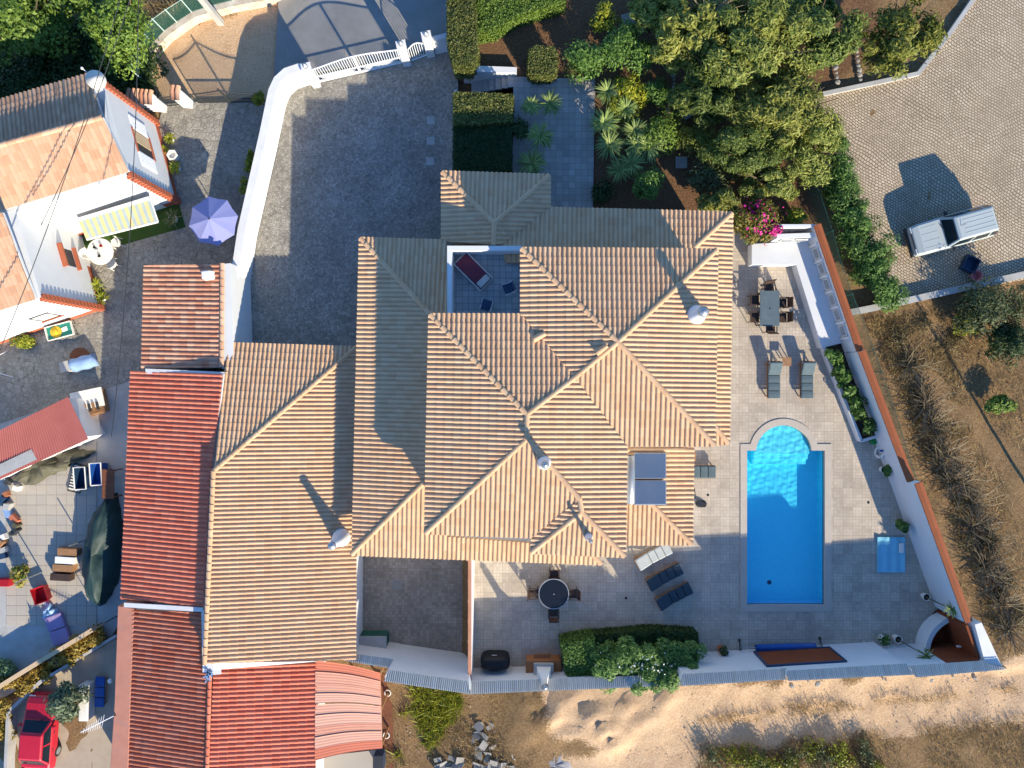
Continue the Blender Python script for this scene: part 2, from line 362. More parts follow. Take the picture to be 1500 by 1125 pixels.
sheet('street', [(400,140),(412,-80),(700,-80),(700,50),(666,66),(600,80),(470,106),(438,116),(420,146)], -1.006, asph)
sheet('neighbour_yard', [(-60,330),(130,200),(232,182),(240,150),(398,148),(418,152),(376,345),(345,545),(190,558),(-60,640)], -1.0, hex_m)
YS = sheet('neighbour_back_yard', [(-60,640),(190,556),(200,870),(165,930),(-60,1060)], -1.012, conc)
sheet('garden_path', [(752,112),(872,116),(868,320),(740,320),(752,200)], .004, path_m)
PARK = [(1186,150),(1205,138),(1345,108),(1392,48),(1432,-10),(1450,-90),(1700,-90),(1700,372),(1300,448),(1255,330)]
sheet('car_park', PARK, .02, park_m)
sheet('courtyard_floor', [(515,790),(700,790),(686,962),(560,944),(505,934)], -.99, court_m)
def pool_outline(o, z=0.0, n=28):
    r = 41+o; cx, cy = 1148, 664; a0 = math.asin((4+o)/r)
    pts = [(1094-o,886+o),(1208+o,886+o),(1208+o,660-o)]
    for i in range(n+1):
        a = a0+(math.pi-2*a0)*i/n; pts.append((cx+r*math.cos(a), cy-r*math.sin(a)))
    pts.append((1094-o,660-o)); return [Vector((W(*p).x, W(*p).y, z)) for p in pts]
sheet('patio', [(686,760),(686,992),(900,985),(1060,966),(1424,942),(1436,960),(1394,942),(1354,836),(1286,644),(1216,455),(1172,330),(1050,330),(1000,500),(890,650),(890,760)][:6]+[(1392,940),(1354,836),(1286,644),(1216,455),(1172,330),(1050,330),(1000,500),(890,650),(890,760)], 0.0, patio_m, hole=pool_outline(9), thick=.25)
# ---------------------------------------------------------------- swimming pool
pm, nt, bs = newmat('pool_mosaic'); v = coords(nt); n1 = noise(nt, v, 1.5, 4)
br = nd(nt, 'ShaderNodeTexBrick', offset=0.0, Scale=1.0); br.inputs['Brick Width'].default_value = .05; br.inputs['Row Height'].default_value = .05; br.inputs['Mortar Size'].default_value = .003
br.inputs['Color1'].default_value = (.07,.76,.84,1); br.inputs['Color2'].default_value = (.11,.84,.90,1); br.inputs['Mortar'].default_value = (.24,.68,.88,1); nt.links.new(v, br.inputs['Vector'])
nt.links.new(br.outputs['Color'], bs.inputs['Base Color']); bs.inputs['Roughness'].default_value = .5
wm, nt, bs = newmat('pool_water'); nt.nodes.remove(bs)
tr = nd(nt, 'ShaderNodeBsdfTransparent'); gl = nd(nt, 'ShaderNodeBsdfGlossy'); gl.inputs['Roughness'].default_value = .02; fr = nd(nt, 'ShaderNodeFresnel'); fr.inputs[0].default_value = 1.33
mx = nd(nt, 'ShaderNodeMixShader'); ge = nd(nt, 'ShaderNodeNewGeometry'); vd = nd(nt, 'ShaderNodeVectorMath', operation='DOT_PRODUCT'); nt.links.new(ge.outputs['Incoming'], vd.inputs[0]); nt.links.new(ge.outputs['Normal'], vd.inputs[1])
rfl = ramp(nt, math_(nt, 'ABSOLUTE', vd.outputs['Value']), [(0, (.95,.95,.95)), (.31, (.72,.72,.72)), (.53, (.03,.03,.03)), (1, (.025,.025,.025))]); nt.links.new(rfl, mx.inputs[0]); nt.links.new(tr.outputs[0], mx.inputs[1]); nt.links.new(gl.outputs[0], mx.inputs[2]); nt.links.new(mx.outputs[0], nt.nodes['Material Output'].inputs['Surface'])
va = nd(nt, 'ShaderNodeVolumeAbsorption'); va.inputs['Color'].default_value = (.12,.80,1,1); va.inputs['Density'].default_value = .30
nt.links.new(va.outputs[0], nt.nodes['Material Output'].inputs['Volume'])
pool = thing('swimming_pool', 'blue rectangular swimming pool with a rounded step end and pale coping', 'pool', (POOL_C.x, POOL_C.y, 0))
def rel(mb): mb.v = [(x-POOL_C.x, y-POOL_C.y, z) for x, y, z in mb.v]; return mb
mb = MB(); a, b2 = pool_outline(9.6, .035), pool_outline(0, .035); n = len(a)
for i in range(n):
    j = (i+1)%n; d = Vector((0,0,.30))
    mb.add([a[i], a[j], b2[j], b2[i]], [(0,1,2,3)]); mb.add([b2[i], b2[j], b2[j]-d, b2[i]-d], [(0,1,2,3)]); mb.add([a[i], a[i]-d, a[j]-d, a[j]], [(0,1,2,3)])
rel(mb).build('coping', coping_m, pool)
mb = MB(); w = pool_outline(0, 0)
FL = -.9
for i in range(n):
    j = (i+1)%n; mb.add([(w[i].x,w[i].y,-.2),(w[j].x,w[j].y,-.2),(w[j].x,w[j].y,FL),(w[i].x,w[i].y,FL)], [(0,1,2,3)])
mb.add([(p.x,p.y,FL) for p in w], [tuple(range(n))])
rel(mb).build('basin', pm, pool)
for r, z0 in ((39, -.27), (30, -.42), (21, -.6)):
    mb = MB(); c = [W(1148+1.0*rr*math.cos(t), 668-rr*math.sin(t)) for rr in (41,) for t in np.linspace(.05, math.pi-.05, 20)]
    yb = 664+ (41-r)*.9
    ra = 40.7-(39-r)*.03; pts = [(W(1148+ra*math.cos(t), 664-ra*math.sin(t)).x, W(1148+ra*math.cos(t), 664-ra*math.sin(t)).y) for t in np.linspace(.06, math.pi-.06, 20)]
    y1 = W(0, yb).y; mb.prism(pts+[(pts[-1][0], y1), (pts[0][0], y1)], FL-.02-(39-r)*.001, z0)
    rel(mb).build('step', pm, pool)
dr = W(1136,860); MB().lathe([(.12,FL+.004),(.12,FL+.02),(0,FL+.022)], 16, (dr.x-POOL_C.x, dr.y-POOL_C.y, 0)).build('floor_drain', dblue, pool)
wo = [(q.x, q.y) for q in pool_outline(.2)]; x0, x1 = min(q[0] for q in wo), max(q[0] for q in wo); y0, y1 = min(q[1] for q in wo), max(q[1] for q in wo)
wx_ = np.arange(x0, x1+.03, .03); wy_ = np.arange(y0, y1+.03, .03); XX, YY = np.meshgrid(wx_, wy_); ZZ = -.1+.010*fbm(XX, YY, 11, 2, 21)+.004*fbm(XX, YY, 25, 2, 5); kx = len(wx_); vs = np.stack([XX.ravel()-POOL_C.x, YY.ravel()-POOL_C.y, ZZ.ravel()], 1)
ii = np.arange(XX.size).reshape(XX.shape); fq = np.stack([ii[:-1,:-1], ii[:-1,1:], ii[1:,1:], ii[1:,:-1]], -1).reshape(-1,4); cx_ = XX.ravel()[fq].mean(1); cy_ = YY.ravel()[fq].mean(1); fq = fq[inpoly(cx_, cy_, [(q.x,q.y) for q in pool_outline(2.2)])]
mb = MB(); mb.add(vs.tolist(), fq.tolist()); wat = mb.build('water', wm, pool, smooth=True)
# ---------------------------------------------------------------- tiled roofs
TP = [(0,.0),(.07,.55),(.2,.93),(.33,1),(.46,.93),(.6,.55),(.67,0),(.84,-.10),(1,0)]
def uinterval(poly, u):
    vs = []
    n = len(poly)
    for i in range(n):
        (u0, v0), (u1, v1) = poly[i], poly[(i+1)%n]
        if abs(u1-u0) < 1e-9: continue
        t = (u-u0)/(u1-u0)
        if -1e-6 <= t <= 1+1e-6: vs.append(v0+t*(v1-v0))
    return (min(vs), max(vs)) if len(vs) > 1 else None
def frame_of(pts):
    n = Vector((0,0,0))
    for i in range(len(pts)):
        a, b = pts[i], pts[(i+1)%len(pts)]; n += Vector(((a.y-b.y)*(a.z+b.z), (a.z-b.z)*(a.x+b.x), (a.x-b.x)*(a.y+b.y)))
    n.normalize(); n = n if n.z > 0 else -n
    c = sum(pts, Vector())/len(pts); u = (pts[1]-pts[0]); u -= n*u.dot(n); u.normalize(); v = n.cross(u)
    if (c-pts[0]).dot(v) < 0: u = -u; v = n.cross(u)
    return c, u, v, n
def tile_field(parent, pxs, mat, m=.222, L=.40, amp=.06, name='roof_tiles', single=False, deck=None, over=.06, jit=.5):
    pts = [W(*p) for p in pxs]; c, u, v, n = frame_of(pts); o = pts[0]-n*(pts[0]-c).dot(n)
    po = [((p-o).dot(u), (p-o).dot(v)) for p in pts]
    if deck is not None:
        q = [o+u*a+v*b-n*.03 for a, b in po]; k = len(q); lo = [p-Vector((0,0,.14)) for p in q]
        deck.add(q+lo, [tuple(range(k)), tuple(range(k, 2*k))[::-1]]+[(i, (i+1)%k, k+(i+1)%k, k+i) for i in range(k)])
    umin, umax = min(p[0] for p in po), max(p[0] for p in po); nc = max(1, round((umax-umin)/m)); m = (umax-umin)/nc
    vmin, vmax = min(p[1] for p in po), max(p[1] for p in po); mb = MB(); singles = []
    for j in range(nc):
        us = [min(max(umin+(j+t)*m, umin+1e-4), umax-1e-4) for t, h in TP]; iv = [uinterval(po, x) for x in us]
        if any(i is None for i in iv): continue
        r0 = int(math.floor(min(i[0] for i in iv)/L+1e-6)); r1 = int(math.ceil(max(i[1] for i in iv)/L))
        for r in range(r0, r1):
            rows = []; ok = False
            dz = rnd.uniform(-.004, .004)*jit*2
            for (t, h), x, (a, b) in zip(TP, us, iv):
                va = min(max(r*L-(over if r == 0 else 0), a-(over if a < .05 else 0)), b); vb = min(max((r+1)*L+.02, a), b)
                if vb-va > .03: ok = True
                rows.append((x, va, vb, h*amp))
            if not ok: continue
            tb = mb if not single else MB(); k = len(rows); tv = rnd.random()
            lowr = [o+u*x+v*va+n*(h+.024+dz) for x, va, vb, h in rows]; up = [o+u*x+v*vb+n*(h+.002) for x, va, vb, h in rows]; lip = [p-n*.03 for p in lowr]
            vs = lowr+up+lip
            fs = [(i, i+1, k+i+1, k+i) for i in range(k-1)]+[(2*k+i, 2*k+i+1, i+1, i) for i in range(k-1)]
            tb.add(vs, fs, tv)
            if single: tb.build('roof_tile', mat, parent, smooth=False)
    if not single: mb.build(name, mat, parent, kind='stuff')
    return (o, u, v, n)
_rt = {}
def ridge_tiles(parent, a, b, mat, step=.40, r=.115, lift=.045, name='ridge_tile'):
    a, b = W(*a), W(*b)
    if a.z > b.z: a, b = b, a
    key = (mat.name, r, step)
    if key not in _rt:
        mb = MB(); k = 7; vs = []
        for i, (x, rr, dz) in enumerate(((0, r*1.08, .022), (step+.05, r*.92, 0))):
            for q in range(k):
                t = math.pi*(q/(k-1)); vs.append((x, rr*math.cos(t), rr*.8*math.sin(t)+dz-.03))
        vs += [(0, y*.86, z*.86-.012) for (x, y, z) in vs[:k]]
        mb.add(vs, [(i, i+1, k+i+1, k+i) for i in range(k-1)]+[(2*k+i, 2*k+i+1, i+1, i) for i in range(k-1)]); _rt[key] = mb.mesh('ridge_tile'); _rt[key].materials.append(mat)
    d = b-a; cnt = max(1, round(d.length/step)); q = d.to_track_quat('X', 'Z')
    for i in range(cnt):
        o = bpy.data.objects.new(name, _rt[key]); C.objects.link(o); o.parent = parent
        o.location = a+d*(i/cnt)+Vector((0,0,lift)); o.rotation_mode = 'QUATERNION'; o.rotation_quaternion = q; o.scale = (d.length/cnt/step, 1, 1)

villa = thing('villa', 'large white villa with clay tiled hipped roofs on two levels', 'house')
PF = .62                                  # roof pitch factor
def sc(p, g=False):
    if len(p) < 3: return p
    z = p[2]; b = 1.5 if g else (5.2 if z >= 5.2 else 2.7); return (p[0], p[1], b+(z-b)*PF)
deck = MB(); E1 = 5.2; E0 = 2.7
R1 = (772,607,6.4); R1b = (772,643,6.3); R2 = (905,501,6.38); XS = (842,553,5.84); A3 = (852,750,5.77); A3b = (849,731,5.84)
UP = [[(1050,366,E1),(764,364,E1),R2], [(1046,652,E1),(1050,366,E1),R2], [(917,652,E1),(1046,652,E1),R2,XS], [(764,364,E1),(764,461,E1),XS,R2],
      [(630,461,E1),(764,461,E1),XS,R1], [(630,461,E1),(623,781,E1),R1b,R1], [(623,781,E1),(780,786,E1),A3b,R1b], [(780,786,E1),(778,809,E1),A3,A3b],
      [(778,809,E1),(915,815,E1),A3], [(915,815,E1),(917,652,E1),XS,R1,R1b,A3b,A3]]
UP = [[sc(q) for q in p] for p in UP]
for i, p in enumerate(UP): tile_field(villa, p, tan, single=(i == 0), deck=deck)
LO = [[(648,252,E0),(805,257,E0),(724,327,3.4)], [(648,252,E0),(648,354,E0),(723,358,3.4),(724,327,3.4)], [(805,257,E0),(805,305,E0),(735,358,3.2),(723,358,3.4),(724,327,3.4)],
      [(805,305,E0),(1072,312,E0),(1012,368,3.24),(985,385,3.39),(740,385,3.39),(735,358,3.17)],
      [(1067,650,E0),(1072,312,E0),(1018,362,3.17),(1030,378,3.06),(1030,606,3.06),(1045,622,2.92)], [(1028,651,E0),(1067,650,E0),(1045,622,2.92),(1030,608,3.06)],
      [(528,349,E0),(517,812,E0),(621,707,3.6),(640,690,3.75),(640,470,3.75),(631,461,3.67)], [(528,349,E0),(655,353,E0),(655,470,3.75),(640,470,3.75),(631,461,3.67)],
      [(515,812,E0),(881,826,E0),(868,811,2.84),(850,800,2.93),(800,790,3.0),(640,776,3.06),(640,690,3.7),(621,707,3.6)],
      [(1013,797,E0),(1015,655,E0),(908,655,3.6),(908,692,3.6)], [(908,797,E0),(1013,797,E0),(908,692,3.6)],
      [(522,509,1.5),(520,966,1.5),(300,972,3.45),(313,690,3.4)], [(332,503,1.5),(522,509,1.5),(313,690,3.4)]]
LO[8] = [(515,812,E0),(881,826,E0),(866,811,2.84),(800,797,2.97),(655,786,3.0),(640,690,3.75),(621,707,3.62)]
LO = [[sc(q, i > 10) for q in p] for i, p in enumerate(LO)]
for p in LO: tile_field(villa, p, tan, deck=deck)
deck.build('roof_deck', tan, villa)
for a, b in (((764,364,E1),R2), ((1050,366,E1),R2), ((1046,652,E1),R2), (XS,R2), (XS,R1), ((630,461,E1),R1), (R1,R1b), ((623,781,E1),R1b), (A3b,R1b), (A3,A3b), ((778,809,E1),A3), ((915,815,E1),A3),
             ((648,252,E0),(724,327,3.4)), ((805,257,E0),(724,327,3.4)), ((724,327,3.4),(723,358,3.4)), ((1072,312,E0),(1018,362,3.17)), ((1067,650,E0),(1045,622,2.92)),
             ((528,349,E0),(631,461,3.67)), ((515,812,E0),(621,707,3.62)), ((881,826,E0),(866,811,2.84)), ((1013,797,E0),(920,704,3.5)), ((522,509,1.5),(313,690,3.4)), ((313,690,3.42),(300,972,3.47))):
    gg = a in ((522,509,1.5),(313,690,3.42)); ridge_tiles(villa, sc(a, gg), sc(b, gg), tan)
def wallbox(name, parent, x0, y0, x1, y1, z0, z1, zp, mat=white):
    a, b = W(x0, y0, zp), W(x1, y1, zp); return MB().prism([(a.x,a.y),(b.x,a.y),(b.x,b.y),(a.x,b.y)], z0, z1).build(name, mat, parent)
wallbox('upper_wall', villa, 776, 378, 1036, 640, 2.4, 5.12, E1); wallbox('upper_wall', villa, 642, 473, 904, 768, 2.4, 5.11, E1); wallbox('upper_wall', villa, 792, 768, 902, 802, 2.4, 5.10, E1)
wallbox('lower_wall', villa, 540, 362, 654, 800, -1.2, 2.62, E0); wallbox('lower_wall', villa, 654, 470, 860, 806, -1.2, 2.61, E0); wallbox('lower_wall', villa, 770, 330, 1052, 636, -1.2, 2.63, E0)
wallbox('lower_wall', villa, 860, 636, 1000, 784, -1.2, 2.6, E0)
for (x, y) in ((655,260),(797,264)): 
    p = W(x, y, 2.6); MB().lathe([(.16,-.1),(.16,.1),(.12,.14),(.11,2.45),(.16,2.5),(.16,2.62)], 14, p*Vector((1,1,0))+Vector((0,0,0))).build('porch_column', white, villa, smooth=True)
# garage block follows its roof
o, u, v, n = [None]*4
gp = [W(522,509,1.5), W(520,966,1.5), W(*sc((300,972,3.45),True))]; gn = (gp[1]-gp[0]).cross(gp[2]-gp[0]).normalized(); gn = gn if gn.z > 0 else -gn
gq = [W(332,503,1.5), W(522,509,1.5), W(*sc((313,690,3.4),True))]; gm2 = (gq[1]-gq[0]).cross(gq[2]-gq[0]).normalized(); gm2 = gm2 if gm2.z > 0 else -gm2
def gz(p): return min(gp[0].z-((p[0]-gp[0].x)*gn.x+(p[1]-gp[0].y)*gn.y)/gn.z, gq[0].z-((p[0]-gq[0].x)*gm2.x+(p[1]-gq[0].y)*gm2.y)/gm2.z)-.17
c0, c1, c2, c3, c4 = W(337,512,1.5), W(517,518,1.5), W(516,962,1.5), W(303,968,2.71), W(316,690,2.68)
MB().prism([(p.x,p.y) for p in (c0,c1,c2,c3,c4)], -1.2, gz).build('garage_wall', white, villa)
# roof terrace
fl = MB(); a, b = W(655,362,2.9), W(775,474,2.9); fl.prism([(a.x,a.y),(b.x,a.y),(b.x,b.y),(a.x,b.y)], 2.5, 2.9)
fl.build('terrace_floor', grid_mat('terrace_tile', (.3,.3), .01, (.32,.36,.38), (.42,.46,.48), (.12,.13,.14), .01), villa)
mb = MB(); p0, p1, p2 = W(655,360,4.0), W(764,360,4.0), W(655,462,4.0); t = .22
mb.box(((p0.x+p1.x)/2, p0.y-t/2, 3.2), (p1.x-p0.x, t, 1.6)); mb.box((p0.x+t/2, (p0.y-t+p2.y)/2, 3.198), (t, p0.y-t-p2.y, 1.596)); mb.build('parapet', white, villa)
# chimneys: white cones with a metal cowl
def chimney(base, zb, h, r, cap='cowl', label=None):
    p = W(*base, zb); mb = MB(); mb.lathe([(r,-.5),(r,.05),(r*.93,.12),(r*.42,h*.82),(r*.40,h)], 20, p); o = mb.build('chimney', white, villa, smooth=True)
    c = MB(); q = p+Vector((0,0,h))
    if cap == 'cowl': c.lathe([(r*.44,-.04),(r*.44,.06),(r*.30,.1),(r*.30,.16),(r*.52,.17),(r*.52,.22),(r*.2,.32),(.0,.34)], 14, q)
    else: c.lathe([(r*.36,-.02),(r*.30,.06),(r*.46,.12),(r*.38,.2),(.0,.24)], 14, q)
    c.build('chimney_cap', metal, o, smooth=True)
chimney((500,787), 1.62, 1.75, .46, 'x'); chimney((797,677), 5.68, .85, .34); chimney((1019,461), 5.28, 1.15, .46); chimney((862,786), 5.35, .75, .19)
def vent(px, py, z, ang):
    p = W(px, py, z); mb = MB(); k = 8; vs = []
    for x, r in ((-.3,.15),(.3,.12)): vs += [(x, r*math.cos(math.pi*i/(k-1)), r*math.sin(math.pi*i/(k-1))) for i in range(k)]
    mb.add(vs, [(i, i+1, k+i+1, k+i) for i in range(k-1)]); mb.build('vent_tile', tan, villa, loc=p, rz=ang)
vent(881, 512, 5.9, R(35)); vent(790, 493, 5.4, R(28))
# solar water heater on the low roof
sol = thing('solar_water_heater', 'solar water heater with two dark blue collectors and grey tank on the tiled roof', 'solar heater', W(948,700,3.3))
pn = M('collector_glass', (.085,.115,.18), (.06,.095,.17), .8, .2, spec=.5)
def onr(px, py, dz):   # height of the low roof there
    z = 3.0
    for _ in range(4): p = W(px, py, z); z = E0+(W(1015,700,E0).x-p.x)*.27*PF+dz
    return W(px, py, z)
for (ya, yb) in ((664,701),(704,739)):
    q = [onr(929,ya,.22), onr(976,ya,.22), onr(976,yb,.22), onr(929,yb,.22)]; L0 = sol.location
    mb = MB(); mb.add([p-L0 for p in q]+[p-L0-Vector((0,0,.1)) for p in q], [(3,2,1,0),(4,5,6,7)]+[(i,(i+1)%4,4+(i+1)%4,4+i) for i in range(4)]); f = mb.build('collector', metal, sol)
    c = sum(q, Vector())/4; mb = MB(); mb.add([c+(p-c)*.955-L0+Vector((0,0,.008)) for p in q], [(3,2,1,0)]); mb.build('pane', pn, f)
a, b = onr(923,667,.42), onr(923,738,.42); mb = MB(); mb.tube([a-L0, a-L0+(b-a)*.02, b-L0-(b-a)*.02, b-L0], [.16,.23,.23,.16], 16); mb.build('tank', metal, sol, smooth=True)
mb = MB(); mb.bar(a-L0-Vector((0,0,.4)), a-L0, .05); mb.bar(b-L0-Vector((0,0,.4)), b-L0, .05); mb.bar(onr(976,664,.05)-L0, onr(929,664,.2)-L0, .05); mb.bar(onr(976,739,.05)-L0, onr(929,739,.2)-L0, .05); mb.build('bracket', metal, sol)
# furniture on the roof terrace
# ---------------------------------------------------------------- boundary walls
def run_wall(parent, pts, t, z0, z1, mat, name='wall_segment'):
    """pts: world (x, y) along the middle of the wall"""
    mb = MB(); n = len(pts); L = []; Rr = []
    for i in range(n):
        a = Vector(pts[max(i-1,0)]); b = Vector(pts[min(i+1,n-1)]); d = (b-a).normalized(); q = Vector((-d.y, d.x))*t/2; p = Vector(pts[i]); L.append(p+q); Rr.append(p-q)
    z1 = z1 if isinstance(z1, (list, tuple)) else [z1]*n
    for i in range(n-1):
        vs = [(*L[i],z0),(*Rr[i],z0),(*Rr[i+1],z0),(*L[i+1],z0),(*L[i],z1[i]),(*Rr[i],z1[i]),(*Rr[i+1],z1[i+1]),(*L[i+1],z1[i+1])]
        mb.add(vs, [(4,5,6,7),(0,1,5,4),(2,3,7,6),(1,2,6,5),(3,0,4,7)])
    return mb.build(name, mat, parent)
def xy(*a): p = W(*a); return (p.x, p.y)
sw = thing('south_boundary_wall', 'stepped white patio wall with grey ribbed coping along the dirt track', 'wall')
for (i0, i1, o0, o1, z) in (((690,1000),(1000,989),(688,1017),(998,1004),1.8), ((1000,989),(1152,980.5),(999,1005),(1152,995.5),2.7), ((1153,984),(1327,973.5),(1155,997.5),(1340,988.5),3.0), ((1328,977),(1440,969.5),(1343,992.5),(1474,980.5),2.75)):
    a, b = W(*i0, z), W(*i1, z); c, d = W(*o0, z+.2), W(*o1, z+.2)
    MB().prism([(a.x,a.y),(b.x,b.y),(d.x,d.y+.12),(c.x,c.y+.12)], -1.3, z-.02).build('wall_segment', white, sw)
    n = (b-a).normalized(); up = Vector((-n.y, n.x, 0))*.07
    tile_field(sw, [(*i0, z), (*i1, z), (*o1, z+.2), (*o0, z+.2)], greyt, m=.10, L=.7, amp=.022, name='coping_tiles', over=.05)
    MB().add([a+Vector((0,0,-.02)), b+Vector((0,0,-.02)), d+Vector((0,0,-.02)), c+Vector((0,0,-.02)), d-Vector((0,0,.25)), c-Vector((0,0,.25))], [(0,1,2,3),(3,2,4,5)]).build('coping_bed', conc, sw)
cw = thing('courtyard_wall', 'white wall at the end of the brown tiled courtyard, one half taller', 'wall')
for (i0, i1, o0, o1, z) in (((505,957),(576,967),(503,968),(571,979),1.3), ((569,983),(686,999.5),(562,998),(689,1017),2.6)):
    a, b = W(*i0, z), W(*i1, z); c, d = W(*o0, z+.2), W(*o1, z+.2)
    MB().prism([(a.x,a.y),(b.x,b.y),(d.x,d.y+.1),(c.x,c.y+.1)], -1.3, z-.02).build('wall_segment', white, cw)
    tile_field(cw, [(*i0, z), (*i1, z), (*o1, z+.2), (*o0, z+.2)], greyt, m=.10, L=.7, amp=.022, name='coping_tiles', over=.05)
dw = thing('dividing_wall', 'narrow white wall with red coping between courtyard and patio', 'wall')
a, b = W(690,800,1.6), W(688,996,1.6); run_wall(dw, [(a.x,a.y),(b.x,b.y)], .2, -1.2, 1.6, white)
MB().box(((a.x+b.x)/2-.03,(a.y+b.y)/2,1.63), (.16, a.y-b.y, .07)).build('coping', terra, dw)
for i in range(6): MB().box((a.x-.12, a.y+(b.y-a.y)*(i+.7)/6.6, 1.62), (.1,.12,.06)).build('coping_end', terra, dw)
ew = thing('east_boundary_wall', 'white patio wall with orange coping stepping along the dry field', 'wall')
for (p0, p1, z) in (((1197,329),(1260,513.5),1.75), ((1262,514),(1334,704.5),1.9), ((1345,707),(1419,911),2.5)):
    a, b = W(*p0, z), W(*p1, z); run_wall(ew, [(a.x,a.y),(b.x,b.y)], .30, -.3, z-.02, white)
    d = (b-a).normalized(); q = Vector((d.y, -d.x, 0)); mb = MB(); R_ = []
    for p in (a, b): R_.append([p+q*.2+Vector((0,0,-.02)), p+q*.19+Vector((0,0,.03)), p+Vector((0,0,.10)), p-q*.19+Vector((0,0,.03)), p-q*.2+Vector((0,0,-.02))])
    mb.loft(R_); mb.build('coping', orange, ew)
nw = thing('terrace_end_wall', 'low white wall with lattice blocks closing the pool terrace beside the bougainvillea', 'wall')
a, b = W(1138,346,1.45), W(1194,344,1.45); run_wall(nw, [(a.x,a.y),(b.x,b.y)], .22, -.2, 1.45, white); MB().box(((a.x+b.x)/2,(a.y+b.y)/2+.45,.9), (1.9,.14,1.5)).build('rear_upstand', white, nw)
bench = thing('masonry_bench', 'L shaped white masonry bench built along the patio wall', 'bench', W(1180,400,0))
pts = [W(*p, .6) for p in ((1101,357),(1192,352),(1243,500),(1204,510),(1166,388),(1101,388))]
mb = MB(); L0 = bench.location; mb.prism([(p.x-L0.x,p.y-L0.y) for p in pts], -.02, .6); mb.build('seat', white, bench, bevel=.02)
def lattice(parent, c, d, w, h, nm='lattice_panel'):
    mb = MB(); d = Vector((d[0], d[1], 0)).normalized(); q = Vector((d.y, -d.x, 0)); c = Vector(c)
    m = Matrix((d, q, Vector((0,0,1)))).transposed()
    for s in (-1, 1): mb.box(c+d*s*w/2, (.035,.06,h), M=m); mb.box(c+Vector((0,0,s*h/2)), (w,.06,.035), M=m)
    k = 4
    for i in range(-k, k+1):
        x = i*w/k*1.0; pa = [(x-h/2, -h/2), (x+h/2, h/2)]
        lo, hi = max(-w/2, pa[0][0]), min(w/2, pa[1][0])
        if hi-lo < .03: continue
        mb.bar(c+d*lo+Vector((0,0,lo-x)), c+d*hi+Vector((0,0,hi-x)), .035, .028)
    mb.build(nm, white, parent)
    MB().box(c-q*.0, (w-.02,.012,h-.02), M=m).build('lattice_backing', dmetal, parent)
a, b = W(1197,329,1.75), W(1260,513.5,1.75); d = (b-a).normalized(); q = Vector((d.y, -d.x, 0)); q = q if q.x < 0 else -q
for t in (.20,.325,.45,.575,.70,.825):
    p = a+(b-a)*t+q*.20; lattice(ew, (p.x,p.y,1.12), d, .52, .55)
for t in (.135,.262,.387,.512,.637,.762,.888):
    p = a+(b-a)*t+q*.18; MB().lathe([(.09,.55),(.09,1.42),(.06,1.5),(0,1.53)], 12, (p.x,p.y,0)).build('pilaster', white, ew, smooth=True)
for x in (1152,1172):
    p = W(x,353,1.1); lattice(nw, (p.x,W(1150,346,1.45).y-.14,1.05), (1,0), .6, .55)
# rust coloured corner shower
cs = thing('corner_shower', 'rust red walled corner shower behind a curved white low wall', 'shower', W(1375,920,0))
L0 = cs.location
arc = [W(1394+54*math.cos(t), 946-54*math.sin(t)) for t in np.linspace(R(112), R(178), 12)]
mb = MB(); zz = .95
for i in range(11):
    p, q = arc[i], arc[i+1]; ctr = W(1394,946)
    pi, qi = ctr+(p-ctr)*.88, ctr+(q-ctr)*.88
    for s in range(1): mb.add([Vector((k.x-L0.x,k.y-L0.y,z)) for z in (0,zz) for k in (p,q,qi,pi)], [(4,5,6,7),(0,1,5,4),(2,3,7,6)])
mb.build('curved_wall', white, cs)
cor = W(1438,966,2.45); e0 = W(1424,914,2.45); s0 = W(1388,971,2.5)
mb = MB(); ea, eb = W(1345,707,2.5), W(1419,911,2.5); d = (eb-ea).normalized(); qn = Vector((d.y,-d.x,0)); qn = qn if qn.x < 0 else -qn
pa = ea+d*(e0-ea).dot(d)+qn*.18; pa.z = 0
sA, sB = W(1328,977,2.75), W(1440,969.5,2.75); sA.z = sB.z = 0; su = (sB-sA).normalized(); sn = Vector((-su.y,su.x,0))
kk = ((sA+sn*.04-pa).dot(sn))/d.dot(sn); pb = pa+d*kk; 
mb.add([Vector((p.x-L0.x,p.y-L0.y,z)) for z in (0,2.44) for p in (pa,pb,pb-qn*.12,pa-qn*.12)], [(0,1,5,4),(4,5,6,7),(1,2,6,5),(3,0,4,7)])
sa = sA+su*((W(1388,971,2.7)-sA).dot(su))+sn*.04; sa.z = 0; sb = Vector((pb.x, pb.y, 0)); mb.add([Vector((p.x-L0.x,p.y-L0.y,z)) for z in (0,2.6) for p in (sa,sb,sb-sn*.08,sa-sn*.08)], [(0,1,5,4),(4,5,6,7),(1,2,6,5),(3,0,4,7)])
mb.build('shower_wall', rust, cs)
mb = MB(); mb.prism([(p.x-L0.x,p.y-L0.y) for p in [pa,pb,sa]+arc[::-1]], .002, .014); mb.build('shower_floor', rust, cs)
for k in (.2,.5): MB().box(pb-L0+Vector((-.35*k-.2,.25,1.5)), (.08,.06,.12)).build('tap', wmetal, cs)
MB().prism([(p.x,p.y) for p in WL([(1424,913),(1434,910),(1464,975),(1440,972)],2.5)], -.3, 2.7).build('corner_pier', wwall, ew)
